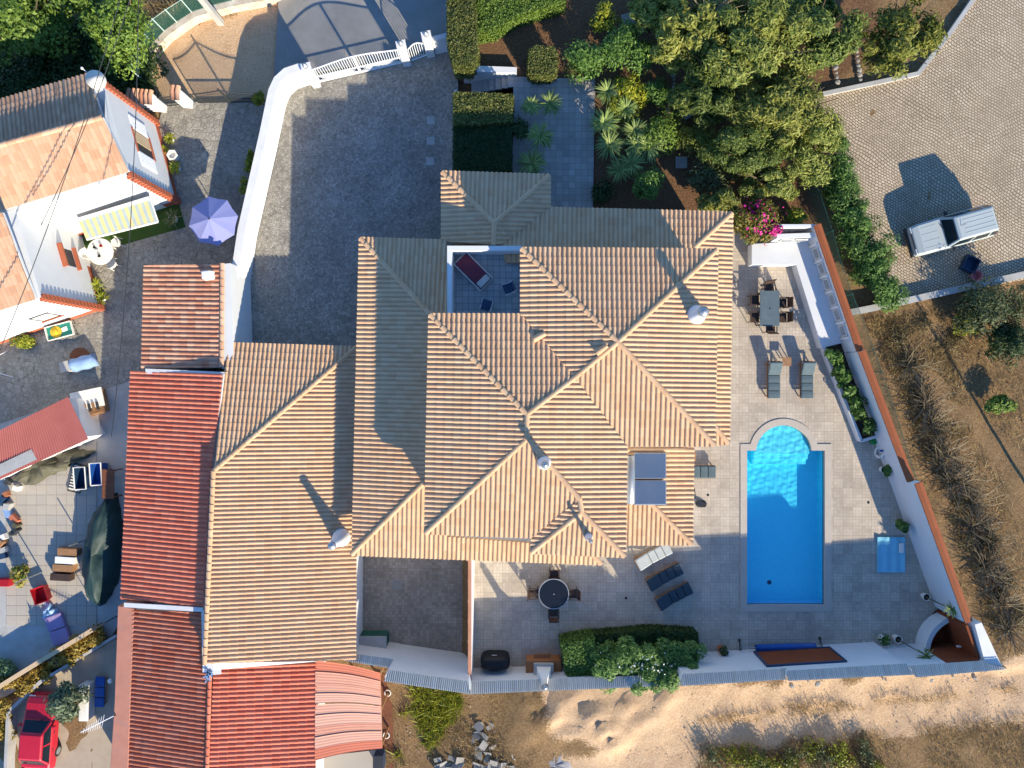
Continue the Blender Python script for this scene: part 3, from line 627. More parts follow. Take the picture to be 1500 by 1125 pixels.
# framed rust panel in the south wall
wp = thing('wall_shutter', 'rust coloured shutter with blue frame set in the patio wall behind the pool roller', 'shutter')
a, b = W(1153,984,3.0), W(1327,973.5,3.0); dd = (b-a).normalized()
def swp(px, z): t = ((px-750)/28*(1-z/H)-a.x)/dd.x; return a+dd*t+Vector((0,0,z-3.0))
x0, x1 = 1118, 1215
pm_ = [swp(x0,.7), swp(x1,.7), swp(x1+20,2.3), swp(x0+18,2.3)]
def onface(k, dz, off): return Vector((a.x+dd.x*k, a.y+dd.y*k+off, dz))
k0 = (W(1103,955,.4).x-a.x)/dd.x; k1 = (W(1215,952,.4).x-a.x)/dd.x
mb = MB()
for (s, e, za, zb) in ((k0,k1,.45,.55),(k0,k1,2.25,2.35),(k0,k0+.1,.55,2.25),(k1-.1,k1,.55,2.25)):
    m = Matrix((dd, Vector((-dd.y,dd.x,0)), Vector((0,0,1)))).transposed(); mb.box(onface((s+e)/2,(za+zb)/2,.04), (e-s,.1,zb-za), M=m)
mb.build('frame', dblue, wp); mb = MB(); mb.box(onface((k0+k1)/2,1.4,.02), (k1-k0-.2,.06,1.7), M=m); mb.build('panel', rust, wp)
# driveway walls, gate and steps
dv = thing('driveway_wall', 'curved white wall with grey cap between driveway and neighbouring yard', 'wall')
pts = [xy(*p, -1) for p in ((358,440),(372,347),(403,210),(415,152),(422,137),(434,126),(452,120),(466,121))]
run_wall(dv, pts, .34, -1.3, .7, white); run_wall(dv, pts, .40, .702, .76, wwall, 'cap')
def ray_at(px, py, z): return W(px, py, z)
gate = thing('driveway_gate', 'white iron double gate with arched top and lattice lower leaf across the driveway', 'gate')
g0, g1 = W(469,121,-1), W(589,93,-1); gd = (g1-g0); gl = gd.length; gu = gd.normalized()
for leaf in range(2):
    s0, s1 = (0, .497) if leaf == 0 else (.503, 1); mb = MB()
    def top(s): return .55+.38*math.sin(math.pi*s)**1.2
    P = lambda s, z: g0+gd*s+Vector((0,0,z))
    n = 10; ss = [s0+(s1-s0)*i/n for i in range(n+1)]
    mb.tube([P(s, 1+top(s)-.0) for s in ss], .035, 6); mb.bar(P(s0,.12), P(s1,.12), .06); mb.bar(P(s0,.72), P(s1,.72), .05); mb.bar(P(s0,.1), P(s0,1+top(s0)), .09); mb.bar(P(s1,.1), P(s1,1+top(s1)), .09)
    f = mb.build('gate_leaf', wmetal, gate); mb = MB()
    for i in range(1, 17):
        s = s0+(s1-s0)*i/17; mb.bar(P(s,.72), P(s,1+top(s)), .028)
    mb.build('bars', wmetal, f); mb = MB()
    for i in range(-5, 22):
        for sg in (1, -1):
            x0 = s0+(s1-s0)*i/17; dx = .6/gl*sg; A_, B_ = (x0, .12), (x0+dx, .72)
            lo, hi = sorted((A_[0], B_[0])); 
            if lo < s0 or hi > s1: continue
            mb.bar(P(*A_), P(*B_), .02)
    mb.build('lattice', wmetal, f)
for i, (x, y, lb) in enumerate(((464,123,'white gate pillar with small lantern at the curved driveway wall'), (596,92,'white gate pillar with lantern between the two gates'), (631,79,'white gate pillar with lantern beside the hedge'))):
    t = thing('gate_pillar', lb, 'pillar', W(x, y, -1), R(12), 'driveway gate pillars')
    MB().box((0,0,.95), (.42,.42,1.9)).build('shaft', white, t, bevel=.01); MB().box((0,0,1.94), (.5,.5,.08)).build('cap', wwall, t)
    mb = MB(); mb.lathe([(.09,1.98),(.09,2.02),(.12,2.04),(.13,2.25),(.05,2.32),(0,2.36)], 8); mb.build('lantern', metal, t)
sg = thing('side_gate', 'small arched metal gate between two pillars', 'gate'); a, b = W(603,90,-1), W(625,82,-1); mb = MB(); P2 = lambda s, z: a+(b-a)*s+Vector((0,0,z))
mb.tube([P2(s, 1.35+.35*math.sin(math.pi*s)) for s in np.linspace(0,1,9)], .035, 6); mb.bar(P2(0,.1),P2(1,.1),.05)
for s in np.linspace(0,1,8): mb.bar(P2(s,.1), P2(s,1.35+.35*math.sin(math.pi*s)), .03)
mb.build('gate_leaf', wmetal, sg)
hw = thing('street_wall', 'short white wall from the gate pillar into the hedge', 'wall'); run_wall(hw, [xy(637,77,-1), xy(668,69,-1)], .25, -1.3, .5, white)
st = thing('garden_steps', 'grey stone steps climbing from the driveway to the garden path', 'steps', W(715,120,-1)); L0 = st.location
for i in range(7):
    x0, x1 = 690+9*i, 752; a, b = W(x0,112,-.5), W(x1,133,-.5); MB().prism([(a.x-L0.x,a.y-L0.y),(b.x-L0.x,a.y-L0.y),(b.x-L0.x,b.y-L0.y),(a.x-L0.x,b.y-L0.y)], -.2+.0*i, .143*(i+1)).build('step', conc, st)
rw = thing('stair_wall', 'small white retaining wall above the garden steps', 'wall'); a, b = W(678,104,0), W(757,107,0); run_wall(rw, [(a.x,a.y),(b.x,b.y)], .3, -1.2, .35, white)
gwl = thing('garden_retaining_wall', 'white retaining wall holding the hedge above the driveway', 'wall'); run_wall(gwl, [xy(668,134,-.2), xy(668,262,-.2)], .2, -1.3, 0.02, white); run_wall(gwl, [xy(660,-40,-.2), xy(668,98,-.2)], .2, -1.3, .02, white)
# car park edge
kb = thing('car_park_kerb', 'pale concrete kerb along the planted edge of the cobbled car park', 'kerb'); pts = [xy(*p,.1) for p in ((1205,138),(1290,120),(1345,108),(1392,48),(1432,-10),(1450,-90))]; run_wall(kb, pts, .22, -.2, .17, conc, 'kerb_run')
rp = thing('field_retaining_wall', 'low pale wall between cobbled car park and dry field', 'wall'); pts = [xy(*p,.3) for p in ((1245,458),(1300,447),(1420,420),(1700,358))]; run_wall(rp, pts, .34, -.4, .35, conc)
# ---------------------------------------------------------------- fences
def mesh_fence(name, label, pts, h, z0, mat, posts, parent=None, lean=0):
    t = thing(name, label, 'fence'); mm = M(name+'_mesh', (.05,.16,.13), (.04,.13,.10), 2, .7)
    nt = mm.node_tree; b = nt.nodes['Principled BSDF']; tr = nt.nodes.new('ShaderNodeBsdfTransparent'); mx = nt.nodes.new('ShaderNodeMixShader')
    br = nd(nt, 'ShaderNodeTexBrick', offset=0.0, Scale=1.0); br.inputs['Brick Width'].default_value = .06; br.inputs['Row Height'].default_value = .06; br.inputs['Mortar Size'].default_value = .006
    uv = nt.nodes.new('ShaderNodeUVMap'); nt.links.new(uv.outputs[0], br.inputs['Vector']); nt.links.new(br.outputs['Fac'], mx.inputs[0])
    nt.links.new(tr.outputs[0], mx.inputs[1]); nt.links.new(b.outputs[0], mx.inputs[2]); nt.links.new(mx.outputs[0], nt.nodes['Material Output'].inputs[0])
    mb = MB(); s = [0]
    for i in range(1, len(pts)): s.append(s[-1]+(Vector(pts[i])-Vector(pts[i-1])).length)
    for i in range(len(pts)-1): mb.add([(*pts[i],z0),(*pts[i+1],z0),(*pts[i+1],z0+h),(*pts[i],z0+h)], [(0,1,2,3)])
    o = mb.build('wire_mesh', mm, t); u = o.data.uv_layers.new(name='UVMap'); k = 0
    for i in range(len(pts)-1):
        for q in ((s[i],0),(s[i+1],0),(s[i+1],h),(s[i],h)): u.data[k].uv = q; k += 1
    for i in posts:
        p = pts[i]; MB().tube([(p[0],p[1],z0-.4),(p[0],p[1],z0+h+.08)], .03, 6).build('post', mat, t)
    mb = MB(); mb.tube([(*p, z0+h) for p in pts], .012, 4); mb.build('top_wire', mat, t); return t
fp = [(221,127),(219,105),(224,90),(234,72),(250,55),(268,42),(290,28),(318,19),(350,11),(392,3),(430,-12)]
lw = thing('street_side_wall', 'curved low whitewashed wall along the dirt lane', 'wall'); run_wall(lw, [xy(*p,-1) for p in fp], .34, -1.3, -.5, M('grubby_whitewash', (.66,.58,.48), (.50,.40,.30), 1.6, .9, .2, 30, dirt=((.42,.30,.20), 3, .5)))
mesh_fence('green_wire_fence', 'green mesh fence with pale posts on the curved low wall', [xy(p[0]-3,p[1]-3,-1) for p in fp], 1.2, -.5, M('pale_green_post', (.45,.58,.54), (.4,.52,.48), 3, .6), range(0, 11))
mesh_fence('wire_field_fence', 'sagging green wire fence running beside the orange coped wall', [xy(*p,0) for p in ((1172,250),(1190,300),(1205,345),(1216,385),(1233,435),(1252,480),(1275,545),(1300,620),(1325,700),(1350,770),(1380,850),(1418,925),(1450,965))], 1.15, 0, gmetal, (0,2,4,6,8,10,12))
# ---------------------------------------------------------------- neighbouring house
def ray_wall(px, py, P, Q, off=0.0):
    """point of the vertical wall through P, Q seen at that pixel"""
    d = (Q-P); n = Vector((d.y, -d.x, 0)).normalized(); n = n if n.dot(Vector((0,0,0))-P) > 0 else -n
    r = Vector(((px-750)/S0/H, (562.5-py)/S0/H, -1)); r0 = Vector((0,0,H)); P2 = P+n*off
    t = (P2-r0).dot(n)/(r.dot(n) or 1e-9); p = r0+r*t*1.0; return r0+r*((P2-r0).dot(n)/r.dot(n))
nh = thing('neighbour_house', 'white house with salmon tiled roofs and red painted corners', 'house')
A, B_, C_, D = W(262,296,-1), W(231,182,-1), W(118,345,-1), W(151,452,-1); wd = (C_-A).normalized()
B2, D2, C2 = B_+wd*12, D+wd*8, C_+wd*9
A2 = A+wd*12
MB().prism([(p.x,p.y) for p in (A,B_,B2,A2)], -1.3, 4.0).build('main_wall', white, nh)
MB().prism([(p.x,p.y) for p in (C_+(A-C_)*.001-Vector((0,-.2,0)),D,D2,C2-Vector((0,-.2,0)))], -1.3, 4.02).build('wing_wall', white, nh)
dk = MB()
tile_field(nh, [(188,250,4.2),(-40,319,4.2),(-40,224,5.0),(151,172,5.0)], ochre, m=.215, L=.42, deck=dk)
tile_field(nh, [(128,109,4.05),(-40,160,4.05),(-40,221,4.75),(151,171,4.72)], brownt, m=.215, L=.36, deck=dk)
tile_field(nh, [(52,437,4.2),(-60,471,4.2),(-60,329,5.1),(3,311,5.1)], ochre, m=.215, L=.42, deck=dk)
dk.build('roof_deck', white, nh)
ridge_tiles(nh, (151,172,5.0), (-40,224,5.0), ochre, step=.42, r=.12)
g1_, g2_ = W(186,251,4.05), W(150,120,4.05); gr = W(153,173,4.9); MB().add([A+Vector((0,0,4.9)), B_+Vector((0,0,4.9)), (A+B_)/2+Vector((-.1,.2,5.75))], [(0,1,2)]).build('gable', white, nh)
redq = M('red_quoin', (.42,.12,.06), (.36,.10,.05), 2, .85)
def strip(P, w=.16, z0=-1.0, z1=4.0, d1=None, d2=None, nm='corner_quoin'):
    mb = MB(); n = 17
    mb.box((P.x,P.y,(z0+z1)/2), (w,w,z1-z0), math.atan2(wd.y, wd.x)); hh = (z1-z0)/n
    for i in range(n): mb.box((P.x,P.y,z0+hh*(i+.5)), (w*1.9,w*1.9,hh*.5), math.atan2(wd.y, wd.x))
    mb.build(nm, redq, nh)
for P in (A, B_, D): strip(P)
for (P, Q) in ((A,B_),(C_,A),(C_,D),(D,D2)): 
    mid = (P+Q)/2; L = (Q-P).length; MB().box((mid.x,mid.y,-.82), (L,.07,.36), math.atan2((Q-P).y,(Q-P).x)).build('plinth', redq, nh)
def wpanel(name, pxs, P, Q, off, mat, parent, thick=.05):
    f = [ray_wall(x, y, P, Q, off+thick) for x, y in pxs]; b = [ray_wall(x, y, P, Q, .0) for x, y in pxs]
    d = (Q-P); n = Vector((d.y,-d.x,0)).normalized(); n = n if n.dot(-P) > 0 else -n; b = [p-n*(p-P).dot(n) for p in f]
    k = len(f); return MB().add(f+b, [tuple(range(k))]+[(i,(i+1)%k,k+(i+1)%k,k+i) for i in range(k)]).build(name, mat, parent)
def rectw(name, cx, cz, w, h, P, Q, off, mat, parent, thick=.05):
    d = (Q-P).normalized(); n = Vector((d.y,-d.x,0)); n = n if n.dot(-P) > 0 else -n; c = P+d*cx; m = Matrix((d, n, Vector((0,0,1)))).transposed()
    return MB().box(c+n*(off+thick/2)+Vector((0,0,cz+1)), (w,thick,h), M=m).build(name, mat, parent)
# east window with open shutters
wx = 2.3
wi = rectw('window', wx, 1.55, 1.1, 1.5, A, B_, 0, dmetal, nh, .03); rectw('blind', wx+.2, 1.55, .62, 1.4, A, B_, .03, cream, wi, .02); rectw('frame', wx, .76, 1.25, .08, A, B_, 0, redq, wi, .1); rectw('frame', wx, 2.34, 1.25, .08, A, B_, 0, redq, wi, .06)
for s in (-.92, .92):
    f = rectw('shutter', wx+s, 1.55, .7, 1.5, A, B_, 0, wmetal, nh, .06)
    for i in range(9): rectw('louvre', wx+s, .93+i*.155, .58, .05, A, B_, .06, wmetal, f, .02)
wi = rectw('window', 1.9, 1.0, 1.0, 1.1, D, D2, 0, dmetal, nh, .03); rectw('frame', 1.9, .40, 1.2, .08, D, D2, 0, redq, wi, .1); rectw('blind', 1.9, 1.0, .8, .9, D, D2, .03, plastw, wi, .02)
for s in (-.85,.85): rectw('shutter', 1.9+s, 1.0, .62, 1.1, D, D2, 0, wmetal, nh, .06)
wi = rectw('window', 1.6, .9, .9, 1.0, C_, D, 0, dmetal, nh, .05); rectw('window_canopy', 1.6, 1.5, 1.2, .12, C_, D, 0, redq, wi, .28); rectw('window_sill', 1.6, .3, 1.2, .12, C_, D, 0, redq, wi, .22)
rectw('door', 4.4, .05, .9, 2.1, C_, A, 0, plastw, nh, .05)
# satellite dish
ds = thing('satellite_dish', 'round white satellite dish at the corner of the brown tiled roof', 'dish', W(141,117,4.5))
mb = MB(); mb.lathe([(.42,.12),(.36,.075),(.25,.03),(.1,.005),(.001,0)][::-1], 20); o = mb.build('reflector', plastw, ds, smooth=True); o.rotation_euler = (R(20),R(25),0)
mb = MB(); mb.bar((0,0,0), (-.5,.42,.25), .03); mb.bar((0,0,-.6),(0,0,.02),.05); mb.box((-.5,.42,.25),(.08,.08,.1)); mb.build('feed_arm', wmetal, ds)
# awning
aw = thing('striped_awning', 'yellow and grey striped awning on the white house wall', 'awning')
t0, t1, f0, f1 = W(114,322,1.75), W(219,290,1.75), W(127,351,1.2), W(231,325,1.2)
aw1 = M('awning_yellow', (.52,.39,.19), (.46,.34,.16), 3, .85); aw2 = M('awning_grey', (.28,.33,.33), (.24,.29,.29), 3, .85)
mb = MB(); ns = 22
for i in range(ns):
    a, b = i/ns, (i+1)/ns; mb.mi = i % 2; mb.add([t0+(t1-t0)*a, t0+(t1-t0)*b, f0+(f1-f0)*b, f0+(f1-f0)*a], [(3,2,1,0)])
    e = Vector((0,0,-.16)); mb.add([f0+(f1-f0)*a, f0+(f1-f0)*b, f0+(f1-f0)*(b-.1/ns)+e, f0+(f1-f0)*(a+b)/2+e*1.3, f0+(f1-f0)*(a+.1/ns)+e], [(0,1,2,3,4)])
mb.build('canvas', [aw1, aw2], aw); mb = MB(); mb.bar(t0, t1, .14, .12); mb.bar(f0, f1, .08, .08); mb.build('cassette', wmetal, aw); mb = MB(); mb.bar(t0-Vector((0,0,.1)), f0-Vector((0,0,.05)), .05); mb.bar(t1-Vector((0,0,.1)), f1-Vector((0,0,.05)), .05); mb.build('arm', wmetal, aw)
lawn = sheet('artificial_lawn', [(112,345),(262,298),(272,333),(182,358),(122,368)], -.994, lawn_m)
# terracotta roofed shed, red roofed outbuildings
sh = thing('terracotta_shed', 'small shed with terracotta tiles beside the driveway wall', 'shed')
dk = MB(); tile_field(sh, [(213,389,1.25),(209,541,1.25),(321,538,1.75),(322,387,1.75)], terra, m=.235, L=.40, deck=dk); dk.build('roof_deck', white, sh)
ridge_tiles(sh, (326,386,1.76), (325,536,1.78), ochre, step=.4, r=.11)
MB().prism([xy(216,392,1.2), xy(334,384,1.85), xy(337,538,1.85), xy(212,540,1.2)], -1.3, 1.12).build('wall', white, sh)
MB().prism([xy(324,386,1.8), xy(336,385,1.8), xy(341,540,1.8), xy(324,540,1.8)], -1.3, 1.68).build('boundary_gable', white, sh)
p = W(305,403,1.9); MB().box((p.x,p.y,1.95), (.55,.45,.5), .1, .8).build('chimney_stack', wwall, sh, bevel=.04)
ob = thing('long_red_outbuilding', 'long outbuilding with a red tiled lean-to roof below the garage', 'outbuilding')
dk = MB(); tile_field(ob, [(192,543,1.2),(180,878,1.2),(299,888,2.25),(306,720,2.25),(329,548,2.15)], red, m=.232, L=.42, deck=dk); dk.build('roof_deck', white, ob)
MB().prism([xy(196,548,1.2), xy(185,874,1.2), xy(297,880,1.9), xy(325,552,1.9)], -1.3, 1.05).build('wall', wwall, ob)
a, b = W(213,540,1.4), W(329,545,2.2); MB().add([a, b, b-Vector((0,.25,0)), a-Vector((0,.25,0)), a-Vector((0,0,.6)), b-Vector((0,0,.6))], [(0,1,2,3),(0,1,5,4)]).build('flashing', wwall, ob)
o2 = thing('old_red_outbuilding', 'outbuilding with dark red ridged tiles and a smooth salmon parapet', 'outbuilding')
dk = MB(); tile_field(o2, [(195,892,1.2),(184,1180,1.2),(304,1180,2.0),(309,985,2.0),(296,897,2.0)], redd, m=.225, L=.42, amp=.075, deck=dk); dk.build('roof_deck', wwall, o2)
MB().prism([xy(198,895,1.1), xy(188,1178,1.1), xy(300,1178,1.9), xy(293,900,1.9)], -1.3, 1.02).build('wall', wwall, o2)
sal = M('salmon_render', (.50,.22,.15), (.42,.18,.125), 1.5, .85, .15, 30, dirt=((.36,.19,.16), 2, .55))
MB().prism([(p.x,p.y) for p in WL([(173,887),(197,891),(191,1030),(186,1180),(158,1180),(168,1030)],1.3)], -1.3, 1.33).build('parapet', sal, o2, bevel=.03)
mb = MB(); a, b = W(182,886,1.5), W(298,893,2.2); mb.box((a+b)/2, ((b-a).length,.22,.05), M=(b-a).to_track_quat('X','Z').to_matrix()); a, b = W(297,893,2.2), W(299,985,2.2); mb.bar(a, b, .12, .06); mb.build('flashing', wwall, o2)
o3 = thing('bright_red_outbuilding', 'outbuilding with bright red tiled roof against the garage gable', 'outbuilding')
dk = MB(); tile_field(o3, [(313,980,2.05),(304,1180,2.05),(460,1180,1.35),(463,968,1.35)][2:]+[(313,980,2.05),(304,1180,2.05)], red, m=.225, L=.42, deck=dk); dk.build('roof_deck', wwall, o3)
MB().prism([xy(316,984,1.9), xy(308,1178,1.9), xy(457,1178,1.2), xy(460,972,1.2)], -1.3, 1.2).build('wall', wwall, o3)
ridge_tiles(o3, (308,985,2.1), (302,1180,2.1), red, step=.42, r=.1)
mb = MB(); a, b = W(312,972,2.5), W(462,962,1.75); mb.add([a, b, b-Vector((0,.28,.1)), a-Vector((0,.35,.1))], [(3,2,1,0)]); mb.box(W(312,978,2.2), (.75,.7,.06), .1); mb.build('flashing', white, o3)
pl = MB(); 
for i in range(6): pl.box(W(303+rnd.uniform(-4,5),990+rnd.uniform(-5,5),2.3), (.5,.06,.03), rnd.uniform(0,3.1))
pl.build('loose_strip', lblue, o3)
ps = thing('corrugated_lean_to', 'lean-to of bleached pink corrugated sheets with a gap between two of them', 'lean-to')
pk = [(462,968),(558,987),(560,1096),(461,1113)]
shn = 9
for i in range(shn):
    a, b = i/shn, (i+1)/shn-.004
    if i == 3: b -= .02
    l0, l1 = Vector((462,968,0)).lerp(Vector((461,1113,0)), a), Vector((462,968,0)).lerp(Vector((461,1113,0)), b+.012); r0, r1 = Vector((557,986,0)).lerp(Vector((560,1096,0)), a), Vector((557,986,0)).lerp(Vector((560,1096,0)), b+.012)
    mb = MB(); nu, nv = 10, 13; vs = []
    zl, zr = 1.42+.03*(i%2), 1.15+.03*(i%2)
    for v_ in range(nv):
        q = v_/(nv-1)
        for u_ in range(nu):
            s = u_/(nu-1); p = l0.lerp(l1, q).lerp(r0.lerp(r1, q), s); bow = 5*math.sin(math.pi*s)*(1 if True else 0)
            z = zl+(zr-zl)*s+.010*math.cos(q*2*math.pi*4)+.03*math.sin(math.pi*s); vs.append(W(p.x, p.y-bow*.6, z))
    mb.add(vs, [(v_*nu+u_, v_*nu+u_+1, (v_+1)*nu+u_+1, (v_+1)*nu+u_) for v_ in range(nv-1) for u_ in range(nu-1)], rnd.random() if i not in (0,8) else 0.0); mb.build('sheet', pink if i not in (0,8) else red, ps, smooth=True)
mb = MB()
for (x, y) in ((556,990),(558,1040),(559,1092)): p = W(x,y,.9); mb.bar((p.x,p.y,-1.1), (p.x,p.y,1.05), .09)
a, b = W(556,988,1.0), W(559,1094,1.0); mb.bar(a, b, .1); mb.build('post', wood, ps)
rs = thing('red_sheet_shed', 'low shed with dusty red corrugated roof and a grey roof panel', 'shed')
mb = MB(); cr = [W(100,581,1.1), W(130,643,1.1), W(-30,716,.9), W(-30,645,.9)]; n = 44; vs = []
for j in range(2):
    for i in range(n*4+1):
        t = i/(n*4); p = cr[0].lerp(cr[3], t) if j == 0 else cr[1].lerp(cr[2], t); vs.append(p+Vector((0,0,.028*math.cos(t*n*2*math.pi))))
k = n*4+1; mb.add(vs, [(i, i+1, k+i+1, k+i) for i in range(k-1)]); mb.build('roof_sheet', shedr, rs, smooth=True)
MB().add([W(46,658,1.02), W(54,673,1.04), W(-30,712,.99), W(-30,694,.97)], [(0,1,2,3)]).build('roof_panel', conc, rs)
MB().prism([xy(97,584,.9), xy(124,640,.9), xy(-30,708,.9), xy(-30,650,.9)], -1.2, .82).build('wall', wwall, rs)
# neighbour's iron gate
ng = thing('neighbour_gate', 'dark iron double gate with a dipped spiked top at the yard entrance', 'gate'); a, b = W(292,151,-1), W(386,150,-1); mb = MB()
def gt(s): q = abs(s-.5)*2; return 1.15+.45*(1-q)**1.6
P3 = lambda s, z: a+(b-a)*s+Vector((0,0,z))
mb.tube([P3(s, gt(s)) for s in np.linspace(0,1,17)], .028, 5); mb.bar(P3(0,.08),P3(1,.08),.04); mb.bar(P3(0,.55),P3(1,.55),.05)
for s in (0,.495,.505,1): mb.bar(P3(s,.05), P3(s,gt(s)+(.2 if abs(s-.5)<.1 else 0)), .05)
mb.build('frame', dmetal, ng); mb = MB()
for i in range(1,36): s = i/36; mb.bar(P3(s,.08), P3(s,gt(s)+.1), .018)
for i in range(1,72): s = i/72; mb.bar(P3(s,.08), P3(s,.55), .014)
mb.build('bars', dmetal, ng)
for (x, y, w_, lb) in ((226,158,1.35,'white wall stub with clay tile cap beside the iron gate'), (276,153,.5,'narrow white gate post with clay tile cap')):
    t = thing('tiled_gate_post', lb, 'gate post', W(x, y, -1), R(-5)); MB().box((0,0,.75), (w_,.4,1.5)).build('shaft', white, t)
    k = max(2, round(w_/.24))
    for i in range(k):
        mb = MB(); x0 = -w_/2+(i+.5)*w_/k; mb.tube([(x0,-.36,1.46),(x0,0,1.58),(x0,.36,1.46)], w_/k*.48, 8); mb.build('cap_tile', terra, t, smooth=True)
pg = thing('pedestrian_gate', 'small dark iron gate leaf between the tiled gate posts', 'gate'); a2, b2_ = W(246,156,-1), W(268,154,-1); mb = MB()
for i in range(9): p = a2+(b2_-a2)*i/8; mb.bar(p+Vector((0,0,.1)), p+Vector((0,0,1.2+.15*math.sin(math.pi*i/8))), .02)
mb.bar(a2+Vector((0,0,.1)), b2_+Vector((0,0,.1)), .04); mb.bar(a2+Vector((0,0,1.15)), b2_+Vector((0,0,1.15)), .04); mb.build('gate_leaf', dmetal, pg)
# utility pole and cables
up = thing('utility_pole', 'tapered concrete utility pole beside the dirt lane', 'pole', W(323,33,-1)); mb = MB(); mb.loft([[Vector((s*w/2, t*w*.4, z)) for s, t in ((-1,-1),(1,-1),(1,1),(-1,1))] for z, w in ((-.3,.34),(8.5,.2))]); mb.build('shaft', conc, up); mb = MB(); mb.bar((-.7,0,8.2),(.7,0,8.2),.1); mb.build('crossarm', conc, up)
tp = up.location+Vector((0,0,8.2))
for i, (dst, sag, lb) in enumerate((((163,640,6.5), .5, 'overhead cable running down past the awning and the red sheet shed'), ((60,330,5.1), .3, 'overhead cable from the concrete pole to the salmon roofed house'), ((-20,560,5.5), .6, 'overhead cable crossing the neighbouring cobbled yard'))):
    s = [tp, W(190,0,7.0), tp][i] if i else W(203,-30,6.8); e = W(*dst); pts = [s.lerp(e, t)-Vector((0,0,sag*4*t*(1-t))) for t in np.linspace(0,1,24)]; mb = MB(); mb.tube(pts, .018, 5); mb.build('cable', dmetal, label=lb, cat='cable')
fpole = thing('field_pole', 'thin wooden pole at the edge of the dry field casting a long shadow', 'pole', W(1507,716,0)); MB().tube([(0,0,-.3),(0,0,5.6)], [.09,.07], 8).build('shaft', wood, fpole)
# ---------------------------------------------------------------- patio furniture
def lounger(name, px, py, z, ang, label, cm, group, raise_=R(28), frame=wood):
    """local +x = head end; centre on the ground under the middle"""
    t = thing(name, label, 'sun lounger', W(px, py, z), ang, group)
    mb = MB(); 
    for s in (-1, 1): mb.box((0,s*.31,.27), (1.95,.05,.07))
    for x in (-.95,.95): mb.box((x,0,.27), (.05,.62,.06))
    for i in range(9): mb.box((-.85+i*.13,0,.30), (.08,.56,.02))
    mb.build('frame', frame, t)
    for x in (-.85,.8):
        for s in (-1, 1): MB().box((x,s*.31,.13), (.06,.05,.26)).build('leg', frame, t)
    px0 = .22; hx, hz = px0+.78*math.cos(raise_), .34+.78*math.sin(raise_)
    mb = MB(); mb.bar((px0,-.27,.32),(hx,-.27,hz-.03),.04); mb.bar((px0,.27,.32),(hx,.27,hz-.03),.04); mb.bar((hx,-.29,hz-.03),(hx,.29,hz-.03),.04); mb.bar((hx-.25,-.25,hz-.14),(.75,-.25,.3),.03); mb.bar((hx-.25,.25,hz-.14),(.75,.25,.3),.03); mb.build('backrest_frame', frame, t)
    c = thing_cush(t, cm, px0, hx, hz); return t
def thing_cush(t, cm, px0, hx, hz):
    mb = MB(); secs = [(-.98,.34),(-.58,.345),(-.57,.345),(-.18,.345),(-.17,.345),(px0-.01,.345),(px0+.01,.345),(hx,hz)]
    rings = []
    for i in range(0, len(secs), 2):
        (xa, za), (xb, zb) = secs[i], secs[i+1]; d = Vector((xb-xa,0,zb-za)).normalized(); up = Vector((-d.z,0,d.x)); rr = []
        for k, (s, h) in enumerate(((0,.03),(.06,.075),(.5,.085),(.94,.075),(1,.03))):
            p = Vector((xa,0,za)).lerp(Vector((xb,0,zb)), s); w = .295 if k in (0,4) else .315
            rr.append([p+Vector((0,-w,0)), p+Vector((0,w,0)), p+Vector((0,w,0))+up*h*.7, p+Vector((0,w*.85,0))+up*h, p+Vector((0,-w*.85,0))+up*h, p+Vector((0,-w,0))+up*h*.7])
        mb.loft(rr)
    return mb.build('cushion', cm, t, smooth=False)
G = 'sun loungers round the pool'
lounger('sun_lounger', 1130, 556, 0, R(90), 'slate cushioned lounger beside the small wooden table, nearer the house', cush, G)
lounger('sun_lounger', 1178, 556, 0, R(90), 'slate cushioned lounger beside the small wooden table, nearer the planter', cush, G)
lounger('sun_lounger', 1018, 690, 0, R(180), 'slate cushioned lounger half under the eave beside the pool', cush, G, R(20))
lounger('sun_lounger', 955, 812, 0, R(207), 'pale grey cushioned lounger under the tiled eave', cushw, G, R(20))
lounger('sun_lounger', 971, 842, 0, R(207), 'navy cushioned lounger between the pale one and another navy one', cushd, G, R(20))
lounger('sun_lounger', 985, 870, 0, R(207), 'navy cushioned lounger last in the row towards the flowering hedge', cushd, G, R(20))
def side_table(px, py, z, label):
    t = thing('side_table', label, 'side table', W(px, py, z), 0, 'small wooden side tables')
    for i in range(5): MB().box((0,-.18+.09*i,.43), (.46,.08,.025)).build('slat', wood, t)
    for x in (-.2,.2):
        for y in (-.2,.2): MB().box((x,y,.21), (.04,.04,.42)).build('leg', wood, t)
side_table(1148, 530, 0, 'small slatted wooden table between two loungers'); side_table(1010, 668, 0, 'small slatted wooden table peeking out under the eave')
def chair_mesh(name, label, cat='chair', fm=dwood, sm=dwood):
    t = thing(name, label, cat)
    MB().box((0,0,.44), (.46,.48,.05)).build('seat', sm, t, bevel=.015)
    mb = MB(); m = Matrix.Rotation(R(-12), 3, 'Y'); mb.box((-.29,0,.72), (.03,.44,.42), M=m); mb.build('backrest', sm, t)
    mb = MB()
    for s in (-1,1): mb.bar((-.22,s*.24,.42),(-.35,s*.24,.98),.035); mb.bar((-.28,s*.26,.66),(.2,s*.26,.64),.05,.03); mb.bar((.19,s*.26,.44),(.19,s*.26,.64),.03)
    mb.bar((-.35,-.24,.97),(-.35,.24,.97),.035); mb.build('arm_frame', fm, t)
    for x, s in ((.19,1),(.19,-1),(-.21,1),(-.21,-1)): MB().bar((x,s*.22,.43),(x*1.12,s*.23,0),.035).build('leg', fm, t)
    return t
ch0 = None
